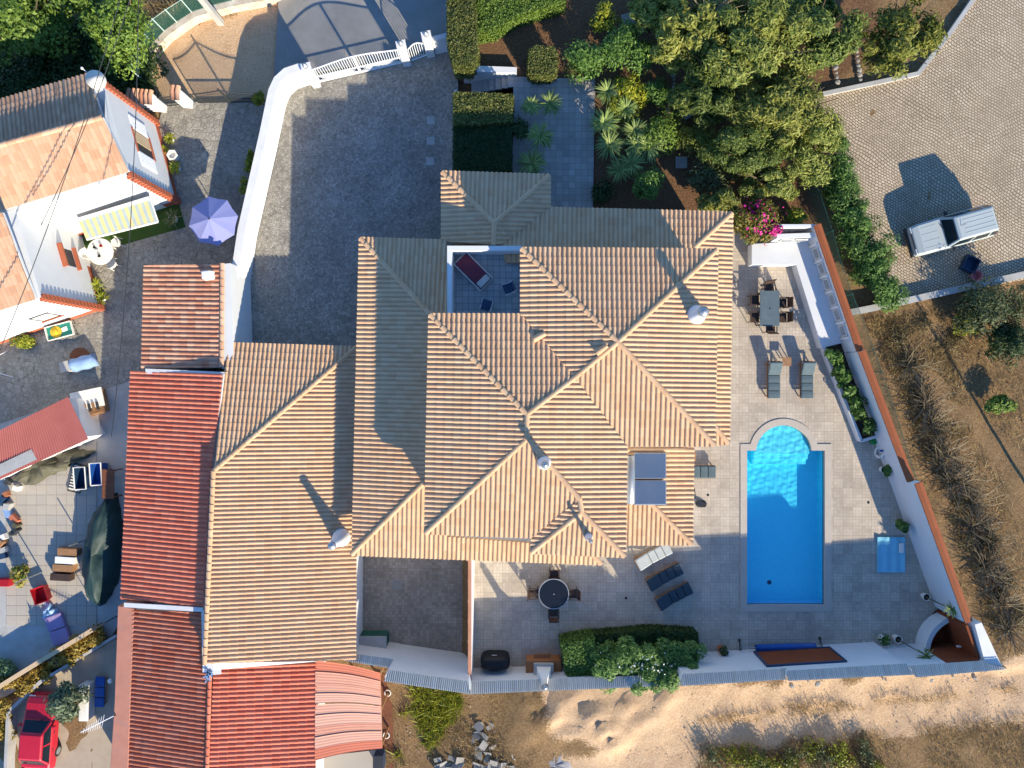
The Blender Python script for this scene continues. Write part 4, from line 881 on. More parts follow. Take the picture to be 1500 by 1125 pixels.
def chair(px, py, z, ang, label, group):
    global ch0
    if ch0 is None:
        ch0 = chair_mesh('patio_chair', label); ch0.location = W(px, py, z); ch0.rotation_euler.z = ang; ch0['group'] = group; return ch0
    return dup(ch0, W(px, py, z), ang, label, group)
tb = thing('dining_table', 'rectangular slate topped patio table with a parasol hole', 'table', W(1120,454,0))
mb = MB(); mb.box((0,0,.73), (1.0,1.82,.04)); mb.build('tabletop', slate, tb, bevel=.01); MB().lathe([(.045,.752),(.03,.757),(0,.757)], 14).build('parasol_hole', blackc, tb)
for x in (-.42,.42):
    for y in (-.82,.82): MB().box((x,y,.355), (.06,.06,.71)).build('leg', dmetal, tb)
g = 'chairs round the slate table'
chair(1101,441,0,0,'brown chair on the house side of the slate table, nearer the bougainvillea',g); chair(1101,466,0,0,'brown chair on the house side of the slate table, nearer the loungers',g)
chair(1141,445,0,R(180),'brown chair on the bench side of the slate table, nearer the bougainvillea',g); chair(1141,466,0,R(180),'brown chair on the bench side of the slate table, nearer the loungers',g)
chair(1122,424,0,R(-80),'brown chair pulled out at the bougainvillea end of the slate table',g); chair(1124,481,0,R(90),'brown chair tucked in at the lounger end of the slate table',g)
rt = thing('round_table', 'round black glass table with pale rim on the shaded patio', 'table', W(810,864,0))
mb = MB(); mb.lathe([(0,.70),(.72,.70),(.76,.715),(.76,.735),(.74,.745),(0,.745)], 40); mb.build('tabletop', blackg, rt, smooth=False); mb = MB(); mb.lathe([(.745,.70),(.785,.70),(.79,.73),(.775,.748),(.745,.748)], 40, cap=False); mb.build('rim', metal, rt); MB().lathe([(.035,.747),(.025,.775),(0,.78)], 12).build('parasol_hub', metal, rt)
for a in range(4): MB().bar((.5*math.cos(a*1.57+.78),.5*math.sin(a*1.57+.78),0),(.3*math.cos(a*1.57+.78),.3*math.sin(a*1.57+.78),.7),.05).build('leg', dmetal, rt)
g = 'chairs round the black table'
chair(811,838,0,R(-90),'brown chair on the house side of the round black table',g); chair(810,893,0,R(90),'brown chair on the wall side of the round black table',g); chair(782,865,0,0,'brown chair on the courtyard side of the round black table',g); chair(838,866,0,R(180),'brown chair on the pool side of the round black table',g)
# covered barbecue
bq = thing('covered_barbecue', 'barbecue under a black rounded cover against the white wall', 'barbecue', W(726,962,0)); mb = MB(); rr = []
for z, sx, sy in ((0,.72,.36),(.55,.76,.38),(.85,.74,.36),(1.02,.62,.30),(1.12,.42,.2),(1.14,.2,.1)):
    rr.append([Vector((sx*math.copysign(abs(math.cos(a))**.55, math.cos(a)), sy*math.copysign(abs(math.sin(a))**.55, math.sin(a)), z)) for a in np.linspace(0, 2*math.pi, 24, endpoint=False)])
mb.loft(rr); mb.build('cover', blackc, bq, smooth=True); MB().box((-.05,.372,.76), (.26,.012,.05)).build('badge', wmetal, bq)
bb = thing('brick_barbecue', 'masonry barbecue with brick shelves, grey slab and tapering pale chimney', 'barbecue', W(795,968,0))
brk = M('barbecue_brick', (.36,.155,.065), (.28,.115,.045), 8, .85, .3, 25)
MB().box((0,0,.4), (1.75,.62,.8)).build('brick_base', brk, bb); MB().box((-.05,.42,.45), (.85,.22,.06)).build('front_shelf', brk, bb); MB().box((0,.0,.84), (1.8,.66,.06)).build('worktop', brk, bb)
MB().box((0,-.10,1.0), (1.0,.72,.26)).build('grey_slab', conc, bb); mb = MB(); mb.loft([[Vector((s*w, t*d-.15+o_, z)) for s, t in ((-1,-1),(1,-1),(1,1),(-1,1))] for z, w, d, o_ in ((1.13,.36,.30,0),(1.5,.33,.28,0),(2.0,.13,.13,-.1),(2.5,.12,.12,-.1))]); mb.build('chimney_hood', plastw, bb); MB().lathe([(.16,2.5),(.17,2.56),(.10,2.6),(.1,2.66),(.17,2.68),(.05,2.78),(0,2.79)], 14, (0,-.25,0)).build('cowl', metal, bb, smooth=True)
# pool roller, mat, pots
rl = thing('pool_cover_roller', 'blue rolled pool cover on a wheeled reel by the wall', 'pool roller', W(1150,944,0), R(1.5)); rr = []
mb = MB(); mb.tube([(-1.65,0,.34),(-.8,0,.34),(0,0,.34),(1.45,0,.34)], [.15,.165,.17,.15], 14); mb.build('rolled_cover', blue, rl, smooth=True); MB().tube([(-2.35,0,.34),(1.75,0,.34)], .03, 8).build('axle', metal, rl)
for x in (-2.4,1.8): 
    mb = MB(); mb.bar((x,-.3,.06),(x,0,.34),.035); mb.bar((x,.3,.06),(x,0,.34),.035); mb.bar((x,-.3,.08),(x,.3,.08),.03); mb.build('stand', dmetal, rl)
    for s in (-.3,.3): MB().tube([(x-.04,s,.07),(x+.04,s,.07)], .07, 10).build('wheel', rubber, rl)
fm = M('pale_blue_foam', (.20,.52,.66), (.17,.46,.60), 2, .5)
mt = thing('foam_float', 'pale blue foam float with white pillow lying on the tiles', 'pool float', W(1304,812,0)); mb = MB()
xs = np.linspace(-.72,.72,19); vs = []
for y in (-.92,.92): vs += [(x, y, .10+.018*math.cos((x+.72)/1.44*2*math.pi*3)) for x in xs]
vs += [(x, y, .02) for y in (-.92,.92) for x in (-.72,.72)]; k = 19
mb.add(vs, [(i,i+1,k+i+1,k+i) for i in range(k-1)]+[(38,39)+tuple(range(18,-1,-1)), (40,41)+tuple(range(37,18,-1)), (38,0,19,40), (39,18,37,41)]); mb.build('mat', fm, mt, smooth=False)
MB().box((.5,.36,.145), (.25,.5,.07)).build('pillow', plastw, mt, bevel=.03)
def strap(mb, base, d, L, w, lift, droop, t):
    """a strap leaf: 3 segments arching"""
    d = Vector(d).normalized(); s = Vector((-d.y, d.x, 0)).normalized(); base = Vector(base); pts = []
    for q, ww in ((0,.6),(.35,1),(.7,.8),(1,.05)): pts.append((base+d*L*q+Vector((0,0,lift*L*q-droop*L*q*q)), ww*w/2))
    vs = [];
    for p, ww in pts: vs += [p+s*ww, p-s*ww]
    mb.add(vs, [(2*i,2*i+1,2*i+3,2*i+2) for i in range(3)], t)
def rosette(mb, c, R_, n, w, rng):
    for i in range(n):
        a = rng.uniform(0, 6.283); e = rng.uniform(.1, 1.3)
        strap(mb, c, (math.cos(a), math.sin(a), 0), R_*rng.uniform(.75,1.05)*(1 if e < .9 else .8), w, e*.9, .35+.3*rng.random(), rng.random())
yuc = leafmat('yucca_leaf', (.11,.18,.035), (.34,.40,.13)); 
lfA = leafmat('laurel_leaf', (.06,.12,.015), (.20,.28,.045)); lfB = leafmat('oleander_leaf', (.045,.105,.018), (.15,.25,.05)); lfC = leafmat('conifer_foliage', (.12,.17,.025), (.36,.37,.085)); lfD = leafmat('hedge_leaf', (.065,.10,.015), (.22,.21,.06))
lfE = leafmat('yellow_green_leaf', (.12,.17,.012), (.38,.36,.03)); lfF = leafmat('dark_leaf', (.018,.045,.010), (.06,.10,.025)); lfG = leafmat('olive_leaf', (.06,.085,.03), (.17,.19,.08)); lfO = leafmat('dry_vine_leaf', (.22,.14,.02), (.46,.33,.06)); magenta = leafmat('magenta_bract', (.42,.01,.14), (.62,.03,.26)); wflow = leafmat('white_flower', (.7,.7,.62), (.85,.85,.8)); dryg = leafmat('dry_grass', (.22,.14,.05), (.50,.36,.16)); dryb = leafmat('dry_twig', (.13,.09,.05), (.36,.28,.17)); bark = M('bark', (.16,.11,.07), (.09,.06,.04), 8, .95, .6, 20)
def pot(px, py, z, r, h, mat, label, plant=None, lf=None, lean=(0,0), ph=1.0, group='potted plants'):
    t = thing('potted_plant' if plant else 'plant_pot', label, 'potted plant' if plant else 'pot', W(px, py, z), 0, group)
    MB().lathe([(r*.7,0),(r*.95,h*.8),(r,h),(r*.86,h),(r*.82,h*.86),(0,h*.86)], 16).build('pot', mat, t, smooth=False); MB().lathe([(r*.82,h*.87),(0,h*.88)], 12).build('soil', soil, t)
    mb = MB()
    if plant == 'yucca':
        tip = Vector((lean[0], lean[1], h+ph)); MB().tube([(0,0,h*.8), (lean[0]*.4,lean[1]*.4,h+ph*.5), tip], [.035,.03,.025], 6).build('stem', bark, t); rosette(mb, tip, .5, 46, .045, rnd); mb.build('leaves', yuc, t)
    elif plant == 'rosette': rosette(mb, (0,0,h*.9), ph, 40, .07, rnd); mb.build('leaves', lf or yuc, t)
    elif plant == 'bush': build_leaves('leaves', leafcloud(700, (0,0,h+ph*.4), (ph*.6,ph*.6,ph*.5), .09, 6), lf or lfB, t)
    return t
# ---------------------------------------------------------------- foliage by the thousand
def leafcloud(n, c, rad, leaf, clumps=14, shell=.55, rng=None, asp=.5, clsz=.42, up=.5, box=False):
    rng = rng or nr; c = np.array(c, float); rad = np.array(rad, float)
    if box: P = (rng.random((n,3))*2-1); s = rng.integers(0, 3, n); m = rng.random(n) < .8; sg = rng.choice([-1,1], n); idx = np.arange(n)[m]; P[idx, s[m]] = sg[m]*(1-.12*rng.random(m.sum())); P *= 1+.03*rng.normal(size=(n,1)); out = P.copy()
    else:
        cc = rng.normal(size=(clumps,3)); cc /= np.linalg.norm(cc, axis=1)[:,None]; cc *= (.25+.5*rng.random((clumps,1))); cs = clsz*(.6+.8*rng.random(clumps))
        k = rng.integers(0, clumps, n); d = rng.normal(size=(n,3)); d /= np.linalg.norm(d, axis=1)[:,None]
        P = cc[k]+d*cs[k][:,None]*(shell+(1-shell)*rng.random((n,1))); out = P+d*.6
    pos = c+P*rad
    nrm = out/np.maximum(np.linalg.norm(out, axis=1)[:,None], 1e-6)+rng.normal(size=(n,3))*.55+np.array([0,0,up]); nrm /= np.linalg.norm(nrm, axis=1)[:,None]
    t = np.cross(nrm, rng.normal(size=(n,3))); t /= np.linalg.norm(t, axis=1)[:,None]; b = np.cross(nrm, t); L = leaf*(.6+.8*rng.random((n,1)))
    v = np.stack([pos-t*L, pos+b*L*asp+nrm*L*.12, pos+t*L, pos-b*L*asp+nrm*L*.12], 1)
    return v.reshape(-1,3), rng.random(n)
def build_leaves(name, vt, mat, parent=None, loc=None, **kw):
    if isinstance(vt, list): v = np.concatenate([q[0] for q in vt]); t = np.concatenate([q[1] for q in vt])
    else: v, t = vt
    n = len(t); me = bpy.data.meshes.new(name); me.vertices.add(4*n); me.vertices.foreach_set('co', v.astype(np.float32).ravel()); me.loops.add(4*n); me.loops.foreach_set('vertex_index', np.arange(4*n, dtype=np.int32)); me.polygons.add(n)
    me.polygons.foreach_set('loop_start', np.arange(0,4*n,4,dtype=np.int32)); me.polygons.foreach_set('loop_total', np.full(n,4,np.int32)); a = me.attributes.new('tint','FLOAT','FACE'); a.data.foreach_set('value', t.astype(np.float32)); me.update(calc_edges=True)
    return obj(name, me, mat, parent, loc=loc, **kw)
def tree(name, label, px, py, z, rad, h, n, leaf, lf, cat='tree', group=None, clumps=22, trunk=.14, asp=.45, clsz=.36, shell=.5, stems=1, limbs=7, zc=None, extra=None, up=.5):
    """px,py: where the crown's middle shows; rad: crown radii (m)"""
    zc = zc if zc is not None else h-rad[2]; p = W(px, py, z+zc); t = thing(name, label, cat, (p.x, p.y, z), 0, group)
    mb = MB(); top = zc
    for s in range(stems):
        bx, by = (rnd.uniform(-.3,.3)*rad[0], rnd.uniform(-.3,.3)*rad[1]) if stems > 1 else (0,0)
        mb.tube([(bx,by,-.2),(bx*.9+.05,by*.9,top*.5),(bx*.7,by*.7,top)], [trunk,trunk*.8,trunk*.55], 7)
        for i in range(limbs):
            a = rnd.uniform(0,6.28); q = rnd.uniform(.4,.8); e = (bx*.7+rad[0]*q*math.cos(a), by*.7+rad[1]*q*math.sin(a), zc+rad[2]*rnd.uniform(-.2,.6)); m_ = (bx*.8+e[0]*.4, by*.8+e[1]*.4, top*.75+.2*e[2]*.5); mb.tube([(bx*.8,by*.8,top*.6), m_, e], [trunk*.5,trunk*.35,trunk*.12], 5)
    mb.build('trunk', bark, t)
    build_leaves('crown', leafcloud(n, (0,0,zc), rad, leaf, clumps, shell, asp=asp, clsz=clsz, up=up), lf, t)
    if extra: build_leaves(extra[0], leafcloud(extra[1], (0,0,zc+rad[2]*.12), tuple(r*1.04 for r in rad), extra[2], clumps, .8, clsz=clsz, asp=.8), extra[3], t, kind='stuff')
    return t
def hedge(name, label, pts, z, h, lf, dens=420, leaf=.05, group=None):
    """clipped hedge over a plan polygon"""
    ps = [W(*p, z+h) for p in pts]; c = sum(ps, Vector())/len(ps); t = thing(name, label, 'hedge', (c.x,c.y,z), 0, group); poly = [(p.x-c.x,p.y-c.y) for p in ps]
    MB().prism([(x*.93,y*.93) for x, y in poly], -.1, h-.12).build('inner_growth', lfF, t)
    xs = [p[0] for p in poly]; ys = [p[1] for p in poly]; area = (max(xs)-min(xs))*(max(ys)-min(ys)); N = int(area*dens*2.2); x = nr.uniform(min(xs),max(xs),N); y = nr.uniform(min(ys),max(ys),N); m = inpoly(x,y,poly); x, y = x[m], y[m]; zz = h+.05*fbm(x,y,5,3,5)+nr.normal(size=len(x))*.035
    S = [np.stack([x,y,zz],1)]; Nn = [np.tile([0,0,1.],(len(x),1))]
    for i in range(len(poly)):
        (x0,y0),(x1,y1) = poly[i], poly[(i+1)%len(poly)]; L = math.hypot(x1-x0,y1-y0); k = int(L*h*dens); q = nr.random(k); no = np.array([y1-y0,-(x1-x0),0])/L; mid = np.array([(x0+x1)/2,(y0+y1)/2,0]); no = no if no@mid > 0 else -no
        S.append(np.stack([x0+(x1-x0)*q, y0+(y1-y0)*q, nr.random(k)*h],1)+no*nr.normal(size=(k,1))*.03); Nn.append(np.tile(no,(k,1)))
    P = np.concatenate(S); nrm = np.concatenate(Nn)+nr.normal(size=P.shape)*.5; nrm /= np.linalg.norm(nrm,axis=1)[:,None]; n = len(P)
    tt = np.cross(nrm, nr.normal(size=(n,3))); tt /= np.linalg.norm(tt,axis=1)[:,None]; b = np.cross(nrm,tt); L = leaf*(.6+.8*nr.random((n,1)))
    build_leaves('foliage', (np.stack([P-tt*L, P+b*L*.55, P+tt*L, P-b*L*.55],1).reshape(-1,3), nr.random(n)), lf, t); return t
def scatter(name, polys, n, zf, h, mat, w=.02, lean=.5, kind='stuff', clump=None):
    """thin blades standing in px polygons -> one stuff object"""
    xs = []; ys = []
    for poly in polys:
        q = [(W(*p).x, W(*p).y) for p in poly]; X0, X1 = min(p[0] for p in q), max(p[0] for p in q); Y0, Y1 = min(p[1] for p in q), max(p[1] for p in q); k = n//len(polys)
        if clump: cx = nr.uniform(X0,X1,clump); cy = nr.uniform(Y0,Y1,clump); j = nr.integers(0,clump,k); x = cx[j]+nr.normal(size=k)*.16; y = cy[j]+nr.normal(size=k)*.16
        else: x = nr.uniform(X0,X1,k); y = nr.uniform(Y0,Y1,k)
        m = inpoly(x,y,q)&(fbm(x,y,1.3,3,11) > -.25); xs.append(x[m]); ys.append(y[m])
    x = np.concatenate(xs); y = np.concatenate(ys); n = len(x); z = zf(x,y) if callable(zf) else np.full(n, zf); P = np.stack([x,y,z],1)
    a = nr.uniform(0,6.283,n); s = np.stack([np.cos(a),np.sin(a),np.zeros(n)],1)*w; hh = h*(.4+1.0*nr.random(n)); tip = np.stack([nr.normal(size=n)*lean, nr.normal(size=n)*lean, np.ones(n)],1)*hh[:,None]
    v = np.stack([P-s, P+s, P+tip*.6+s*.7, P+tip],1); return build_leaves(name, (v.reshape(-1,3), nr.random(n)), mat, kind=kind)
def yucca_clump(px, py, z, label, R_=.7, h=.8, group='yuccas in the garden'):
    t = thing('yucca_plant', label, 'yucca', W(px,py,z+h)*Vector((1,1,0))+Vector((0,0,z)), 0, group); MB().tube([(0,0,-.1),(.03,0,h)], [.07,.05], 7).build('stem', bark, t); mb = MB(); rosette(mb, (0,0,h), R_, 95, .065, rnd); mb.build('leaves', yuc, t)
# ---------------------------------------------------------------- vegetation
ORD = ['first','second','third','fourth','fifth','sixth','seventh','eighth','ninth','tenth','eleventh','twelfth','thirteenth','fourteenth','fifteenth','sixteenth']
GT = 'trees in the villa garden'; lfC2 = leafmat('dark_feathery_leaf', (.055,.095,.015), (.20,.24,.05)); lfC3 = leafmat('yellowish_feathery_leaf', (.13,.155,.02), (.34,.33,.075))
for (x,y,r,h,n,lb) in ((1200,40,(3.0,2.6,2.0),4.6,11000,'feathery tree between the short stone path and the broad tree'), (1040,130,(2.3,2.0,1.6),3.8,7500,'feathery tree above the tilted slabs'), (1195,215,(1.9,2.2,1.5),3.4,6500,'feathery tree against the car park oleanders'), (1055,300,(1.5,1.0,1.0),2.4,3500,'small feathery tree touching the tiled roof corner'), (960,15,(1.6,1.6,1.2),3.0,4200,'dark feathery tree behind the soil path'), (1105,60,(4.0,3.4,2.4),5.2,15000,'broad feathery green tree reaching over the top of the garden'), (1010,45,(2.6,2.6,2.0),4.4,7500,'dark feathery tree beside the twiggy bare branches'), (1150,160,(3.1,2.4,1.8),4.2,10000,'feathery tree spreading towards the cobbled car park'), (1090,215,(2.6,2.0,1.6),3.6,8000,'feathery tree leaning over the garden bed stones'), (1130,262,(2.3,1.5,1.4),3.0,6000,'low feathery tree beside the bougainvillea')):
    tree('garden_tree', lb, x, y, 0, r, h, int(n*2.3), rnd.choice((.10,.115,.13)), rnd.choice((lfC, lfC, lfC2, lfC3)), group=GT, clumps=rnd.choice((44,60,75)), asp=.26, clsz=rnd.choice((.17,.2,.23)), shell=.2, limbs=11)
tree('pepper_tree', 'airy yellow green tree overhanging the cobbled car park kerb', 1320, 55, 0, (2.7,2.8,1.5), 4.2, 9500, .13, leafmat('pepper_leaf', (.10,.13,.015), (.30,.29,.05)), clumps=44, asp=.3, clsz=.2, shell=.2, limbs=12)
tree('round_tree', 'round clipped dark green tree by the tiled roof edge', 950, 268, 0, (1.05,1.0,.95), 2.3, 5000, .06, lfB, clumps=26, clsz=.3)
GB = 'shrubs in the villa garden'
for (x,y,r,h,n,lf,lb) in ((868,88,(1.5,1.4,.9),1.8,4600,lfB,'pale green shrub beside the tiled garden path'), (918,72,(1.6,1.5,1.0),1.9,4600,lfB,'dark green shrub next to the pale green shrub'), (885,28,(.9,1.0,.7),1.4,1900,lfE,'yellow green shrub on the bare red soil'), (915,140,(1.2,1.5,.8),1.5,3400,lfE,'yellow leaved shrub above the yuccas'), (962,135,(.75,.9,.7),1.4,2000,lfB,'small rounded shrub by the stone edging'), (968,195,(1.4,1.4,.9),1.6,3900,lfA,'bright green shrub beside the yuccas'), (1030,215,(1.5,1.5,1.0),1.7,2600,lfC,'grey green shrub by the square slabs'), (1040,262,(1.6,1.4,1.0),1.7,2600,lfG,'olive toned shrub behind the round tree'), (880,285,(.8,.8,.5),1.0,1300,lfF,'dark low shrub where the path meets the roof'), (762,190,(.55,.6,.5),1.2,1300,lfF,'dark shaded shrub beside the clipped hedge'), (1165,318,(.7,.6,.5),1.5,1300,lfE,'yellow leaved shrub at the top of the orange coped wall')):
    tree('garden_shrub', lb, x, y, 0, r, h, n, .075, lf, 'shrub', GB, 16, .04, .45, .4, limbs=5)
tree('bougainvillea', 'bougainvillea with magenta flowers at the corner of the roof', 1108, 322, 0, (1.5,1.25,1.0), 2.6, 4200, .075, leafmat('bougainvillea_leaf', (.09,.14,.02), (.30,.20,.04)), 'shrub', None, 22, .05, .5, .36, extra=('flowers', 260, .07, magenta))
t = thing('magenta_spray', 'bright magenta flower spray over the white terrace wall', 'flowers', W(1135,338,1.6)); build_leaves('flowers', leafcloud(420,(0,0,0),(.5,.55,.4),.075,8,asp=.8), magenta, t, kind='stuff'); MB().tube([(-.6,.3,-.6),(-.2,.1,-.1),(0,0,0)], .02, 5).build('stem', bark, t)
hedge('clipped_hedge', 'tall clipped hedge along the street wall', [(655,-40),(694,-40),(700,80),(690,97),(664,95),(655,60)], 0, 1.6, lfD); hedge('clipped_hedge', 'clipped hedge running along the top of the red soil bed', [(696,-40),(830,-40),(828,2),(760,22),(722,45),(700,48)], 0, 1.2, lfA)
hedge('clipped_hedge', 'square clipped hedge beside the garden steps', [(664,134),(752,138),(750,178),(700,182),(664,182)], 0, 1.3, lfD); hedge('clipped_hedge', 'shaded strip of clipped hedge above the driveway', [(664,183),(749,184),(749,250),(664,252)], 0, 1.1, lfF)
hedge('clipped_bush', 'square topped clipped bush on the red soil', [(774,74),(782,67),(812,68),(817,78),(816,104),(808,110),(780,110),(773,102)], 0, 1.1, lfD)
for i, (x,y,lb,R_) in enumerate(((806,152,'spiky yucca nearest the garden steps on the blue path',.5), (778,156,'smaller spiky yucca on the path edge',.4), (791,200,'yucca in the dark bed beside the path',.55), (779,240,'yucca against the porch roof in the shade',.6), (885,180,'yucca at the path corner under the yellow shrub',.6), (893,212,'yucca beside the path halfway along the bed',.6), (930,192,'yucca in the middle of the bed',.55), (925,240,'yucca towards the round clipped tree',.6), (950,215,'yucca next to the bright green shrub',.65), (908,250,'yucca closest to the tiled roof',.5), (917,160,'yucca just below the yellow shrub',.5), (890,135,'yucca beside the pale green shrub',.5), (932,212,'yucca crowded between its neighbours',.5))): yucca_clump(x, y, 0, lb, R_*1.5, .8)
for i in range(14):
    k = i/13; x, y = 1200+104*k+rnd.uniform(-9,9), 205+232*k+rnd.uniform(-6,6)
    tree('oleander_shrub', 'green oleander in the car park row, %s from the low field wall' % ORD[13-i], x, y, 0, (1.15,1.15,.9), 1.7+.4*rnd.random(), 2600, .09, lfB, 'shrub', 'oleanders along the car park', 11, .04, .3, .42, limbs=4)
for (x,y,r,h,n,lb) in ((1460,450,(2.4,1.6,1.3),2.6,7000,'bushy tree below the car park wall'), (1480,500,(1.4,1.6,1.1),2.4,4200,'dense dark bush beside the bushy field tree'), (1415,475,(.8,.9,.6),1.2,1500,'light green bush at the foot of the field tree')): tree('field_tree', lb, x, y, 0, r, h, n, .085, lfG if n > 4500 else (lfF if n > 3000 else lfE), 'tree', 'trees in the dry field', 24, .08, .35, .34)
tree('sapling', 'small green sapling alone in the dry field', 1465, 590, 0, (.9,.7,.4), .9, 700, .11, lfA, 'shrub', None, 10, .03, .6, .4)
t = thing('oleander_hedge', 'white flowering oleander hedge against the patio wall', 'hedge', W(945,970,1.2)*Vector((1,1,0)))
Lh = [leafcloud(2300, (x,y,1.35+.3*rnd.random()), (1.05,1.0,.85), .115, 12, asp=.24, up=.9, clsz=.36) for x, y in ((-2.1,.25),(-1.3,.35),(-.4,.45),(.5,.45),(1.4,.4),(2.1,.3),(-2.0,-.4),(-1.1,-.45),(-.2,-.5),(.7,-.5),(1.5,-.45),(2.2,-.25))]
build_leaves('foliage', Lh, leafmat('pale_oleander_leaf', (.05,.12,.02), (.19,.30,.075)), t); build_leaves('flowers', leafcloud(170,(0,-.1,1.8),(2.9,.95,.75),.05,30,asp=.8), wflow, t, kind='stuff')
mb = MB()
for i in range(9): x = -2.2+i*.55; mb.tube([(x,0,0),(x+.1,.05,.8),(x+.2,-.2,1.5)], [.05,.04,.02], 6)
mb.build('stems', bark, t)
hedge('clipped_hedge', 'dark clipped hedge block beside the masonry barbecue', [(822,944),(870,935),(872,992),(830,990)], 0, 1.5, lfB, 500); hedge('clipped_hedge', 'dark clipped strip behind the white flowering oleander', [(868,931),(960,923),(1022,928),(1024,944),(868,946)], 0, .95, lfF, 500)
# planter along the east wall
plr = thing('planter', 'long raised planter with white rim along the orange coped wall', 'planter'); q = [W(*p,.45) for p in ((1206,506),(1243,502),(1296,636),(1262,646))]
mb = MB(); mb.prism([(p.x,p.y) for p in q], -.02, .36); mb.build('soil', soil, plr)
for a, b in ((0,3),(3,2)): run_wall(plr, [(q[a].x,q[a].y),(q[b].x,q[b].y)], .14, -.02, .46, white, 'rim')
for i, k in enumerate((.04,.22,.36,.5,.62,.78,.93)): tree('planter_shrub', 'leafy shrub in the white rimmed planter, %s from the masonry bench' % ORD[i], 1218+55*k*1.0+rnd.uniform(-4,4), 515+118*k, .35, (.5,.5,.4), .75+.35*rnd.random(), 420, .10, lfB, 'shrub', 'shrubs in the raised planter', 7, .025, .4, .45, limbs=3)
pot(1291,687,0,.2,.34,plastw,'white pot with a trailing plant beside the wall','bush',ph=.5); pot(1314,766,0,.21,.34,plastw,'white pot with leafy plant near the foam float','bush',ph=.6); pot(1352,872,0,.2,.36,plastw,'white pot with a tall leaning yucca near the shower','yucca',lean=(.35,-.15),ph=1.5); pot(1290,933,0,.21,.42,plastw,'white pot with broad leaves by the back wall','rosette',lfB,ph=.4); pot(1310,933,0,.21,.42,plastw,'white pot with a leaning yucca beside the curved wall','yucca',lean=(.55,-.25),ph=1.5); pot(1055,948,0,.2,.45,clay,'clay pot with dry trailing plant beside the pool roller','bush',lfG,ph=.4)
gb = thing('watering_can', 'green watering can by the planter end', 'watering can', W(1278,646,0)); MB().lathe([(.17,0),(.18,.2),(.12,.27),(.1,.27),(0,.25)], 14).build('body', M('green_plastic', (.01,.26,.05),(.01,.2,.04),2,.4), gb, smooth=True); MB().tube([(.15,0,.06),(.34,.05,.3)], [.03,.02], 6).build('spout', gmetal, gb); MB().tube([(-.15,0,.22),(-.1,0,.38),(.1,0,.36),(.12,0,.25)], .015, 5).build('handle', gmetal, gb)
lb_ = thing('life_ring', 'white and blue life ring leaning on the wall', 'life ring', W(1281,660,0)); mb = MB(); mb.tube([(.0,.27*math.cos(a),.33+.27*math.sin(a)) for a in np.linspace(0,6.283,17)], .075, 8, cap=False); o = mb.build('ring', plastw, lb_, smooth=True); o.rotation_euler = (0,R(25),R(-18)); MB().box((.05,.05,.62), (.18,.1,.05)).build('band', blue, lb_)
hs = thing('garden_hose', 'coiled dark garden hose at the foot of the house wall', 'hose', W(1024,738,0)); mb = MB(); mb.tube([((.28-.02*k)*math.cos(a+k*.2)+.1, (.17-.01*k)*math.sin(a), .03+.03*k) for k in range(4) for a in np.linspace(0,6.283,16)]+[(-.2,.3,.1),(-.25,.8,.02)], .022, 6); mb.build('coil', dmetal, hs)
for (x,y) in ((917,876),(1037,725),(1272,736)): MB().lathe([(.07,.002),(.07,.008),(0,.008)], 14, W(x,y)).build('floor_drain', blackc, label='small round black drain in the patio tiles', cat='drain', group='patio drains')
ls = thing('laundry_sink', 'marbled concrete laundry sink with green front in the courtyard', 'sink', W(548,932,-1)); MB().box((0,-.05,.45), (1.6,.72,.9)).build('basin_block', gmetal, ls); MB().box((0,-.06,.93), (1.66,.78,.06)).build('top', conc, ls)
for i_, (x, y) in enumerate(((631,176),(631,206),(630,236))): MB().box((0,0,0), (.42,.42,.02)).build('drain_cover', conc, loc=W(x,y,-.995), label=['square concrete cover in the driveway nearest the gate','square concrete cover between two others in the driveway','square concrete cover in the driveway nearest the porch roof'][i_], cat='drain cover', group='covers in the driveway')
mh = obj('manhole_cover', MB().box((0,0,0), (.55,.55,.03)).mesh('mh'), stone, loc=W(581,856,-.975), label='square stone manhole cover in the brown courtyard floor', cat='manhole')
# scrub, grass, rubble
zf = lambda x, y: zt(x, y)
scatter('dry_grass', [[(1262,470),(1400,440),(1520,520),(1520,965),(1470,960),(1400,850),(1340,690)], [(1270,470),(1380,450),(1430,640),(1350,640)]], 26000, zf, .22, dryg, .012, .9)
scatter('track_grass', [[(560,1000),(800,1010),(780,1140),(560,1140)], [(1250,1075),(1520,1050),(1520,1140),(1000,1140)], [(1000,1062),(1150,1035),(1280,1030),(1500,1008),(1500,1018),(1280,1042),(1100,1062)]], 26000, zf, .20, dryg, .012, .9)
scatter('lane_grass', [[(180,-10),(285,-10),(260,20),(215,70),(170,110),(120,130)]], 7000, zf, .5, dryg, .015, .5)
scatter('green_weeds', [[(575,1005),(690,1018),(640,1100),(575,1125)]], 5000, zf, .35, lfE, .03, .7)
build_leaves('fence_scrub', [leafcloud(700, (W(x,y).x, W(x,y).y, .05), (1.0,1.0,.35), .06, 9, asp=.3) for x, y in ((1312,490),(1330,540),(1345,585),(1358,625),(1372,660),(1388,700),(1404,745),(1420,790),(1438,830),(1455,875),(1470,915),(1450,790),(1480,860),(1430,740),(1395,500),(1350,475),(1490,900))], leafmat('scrub_leaf', (.075,.055,.025), (.24,.19,.085)), kind='stuff')
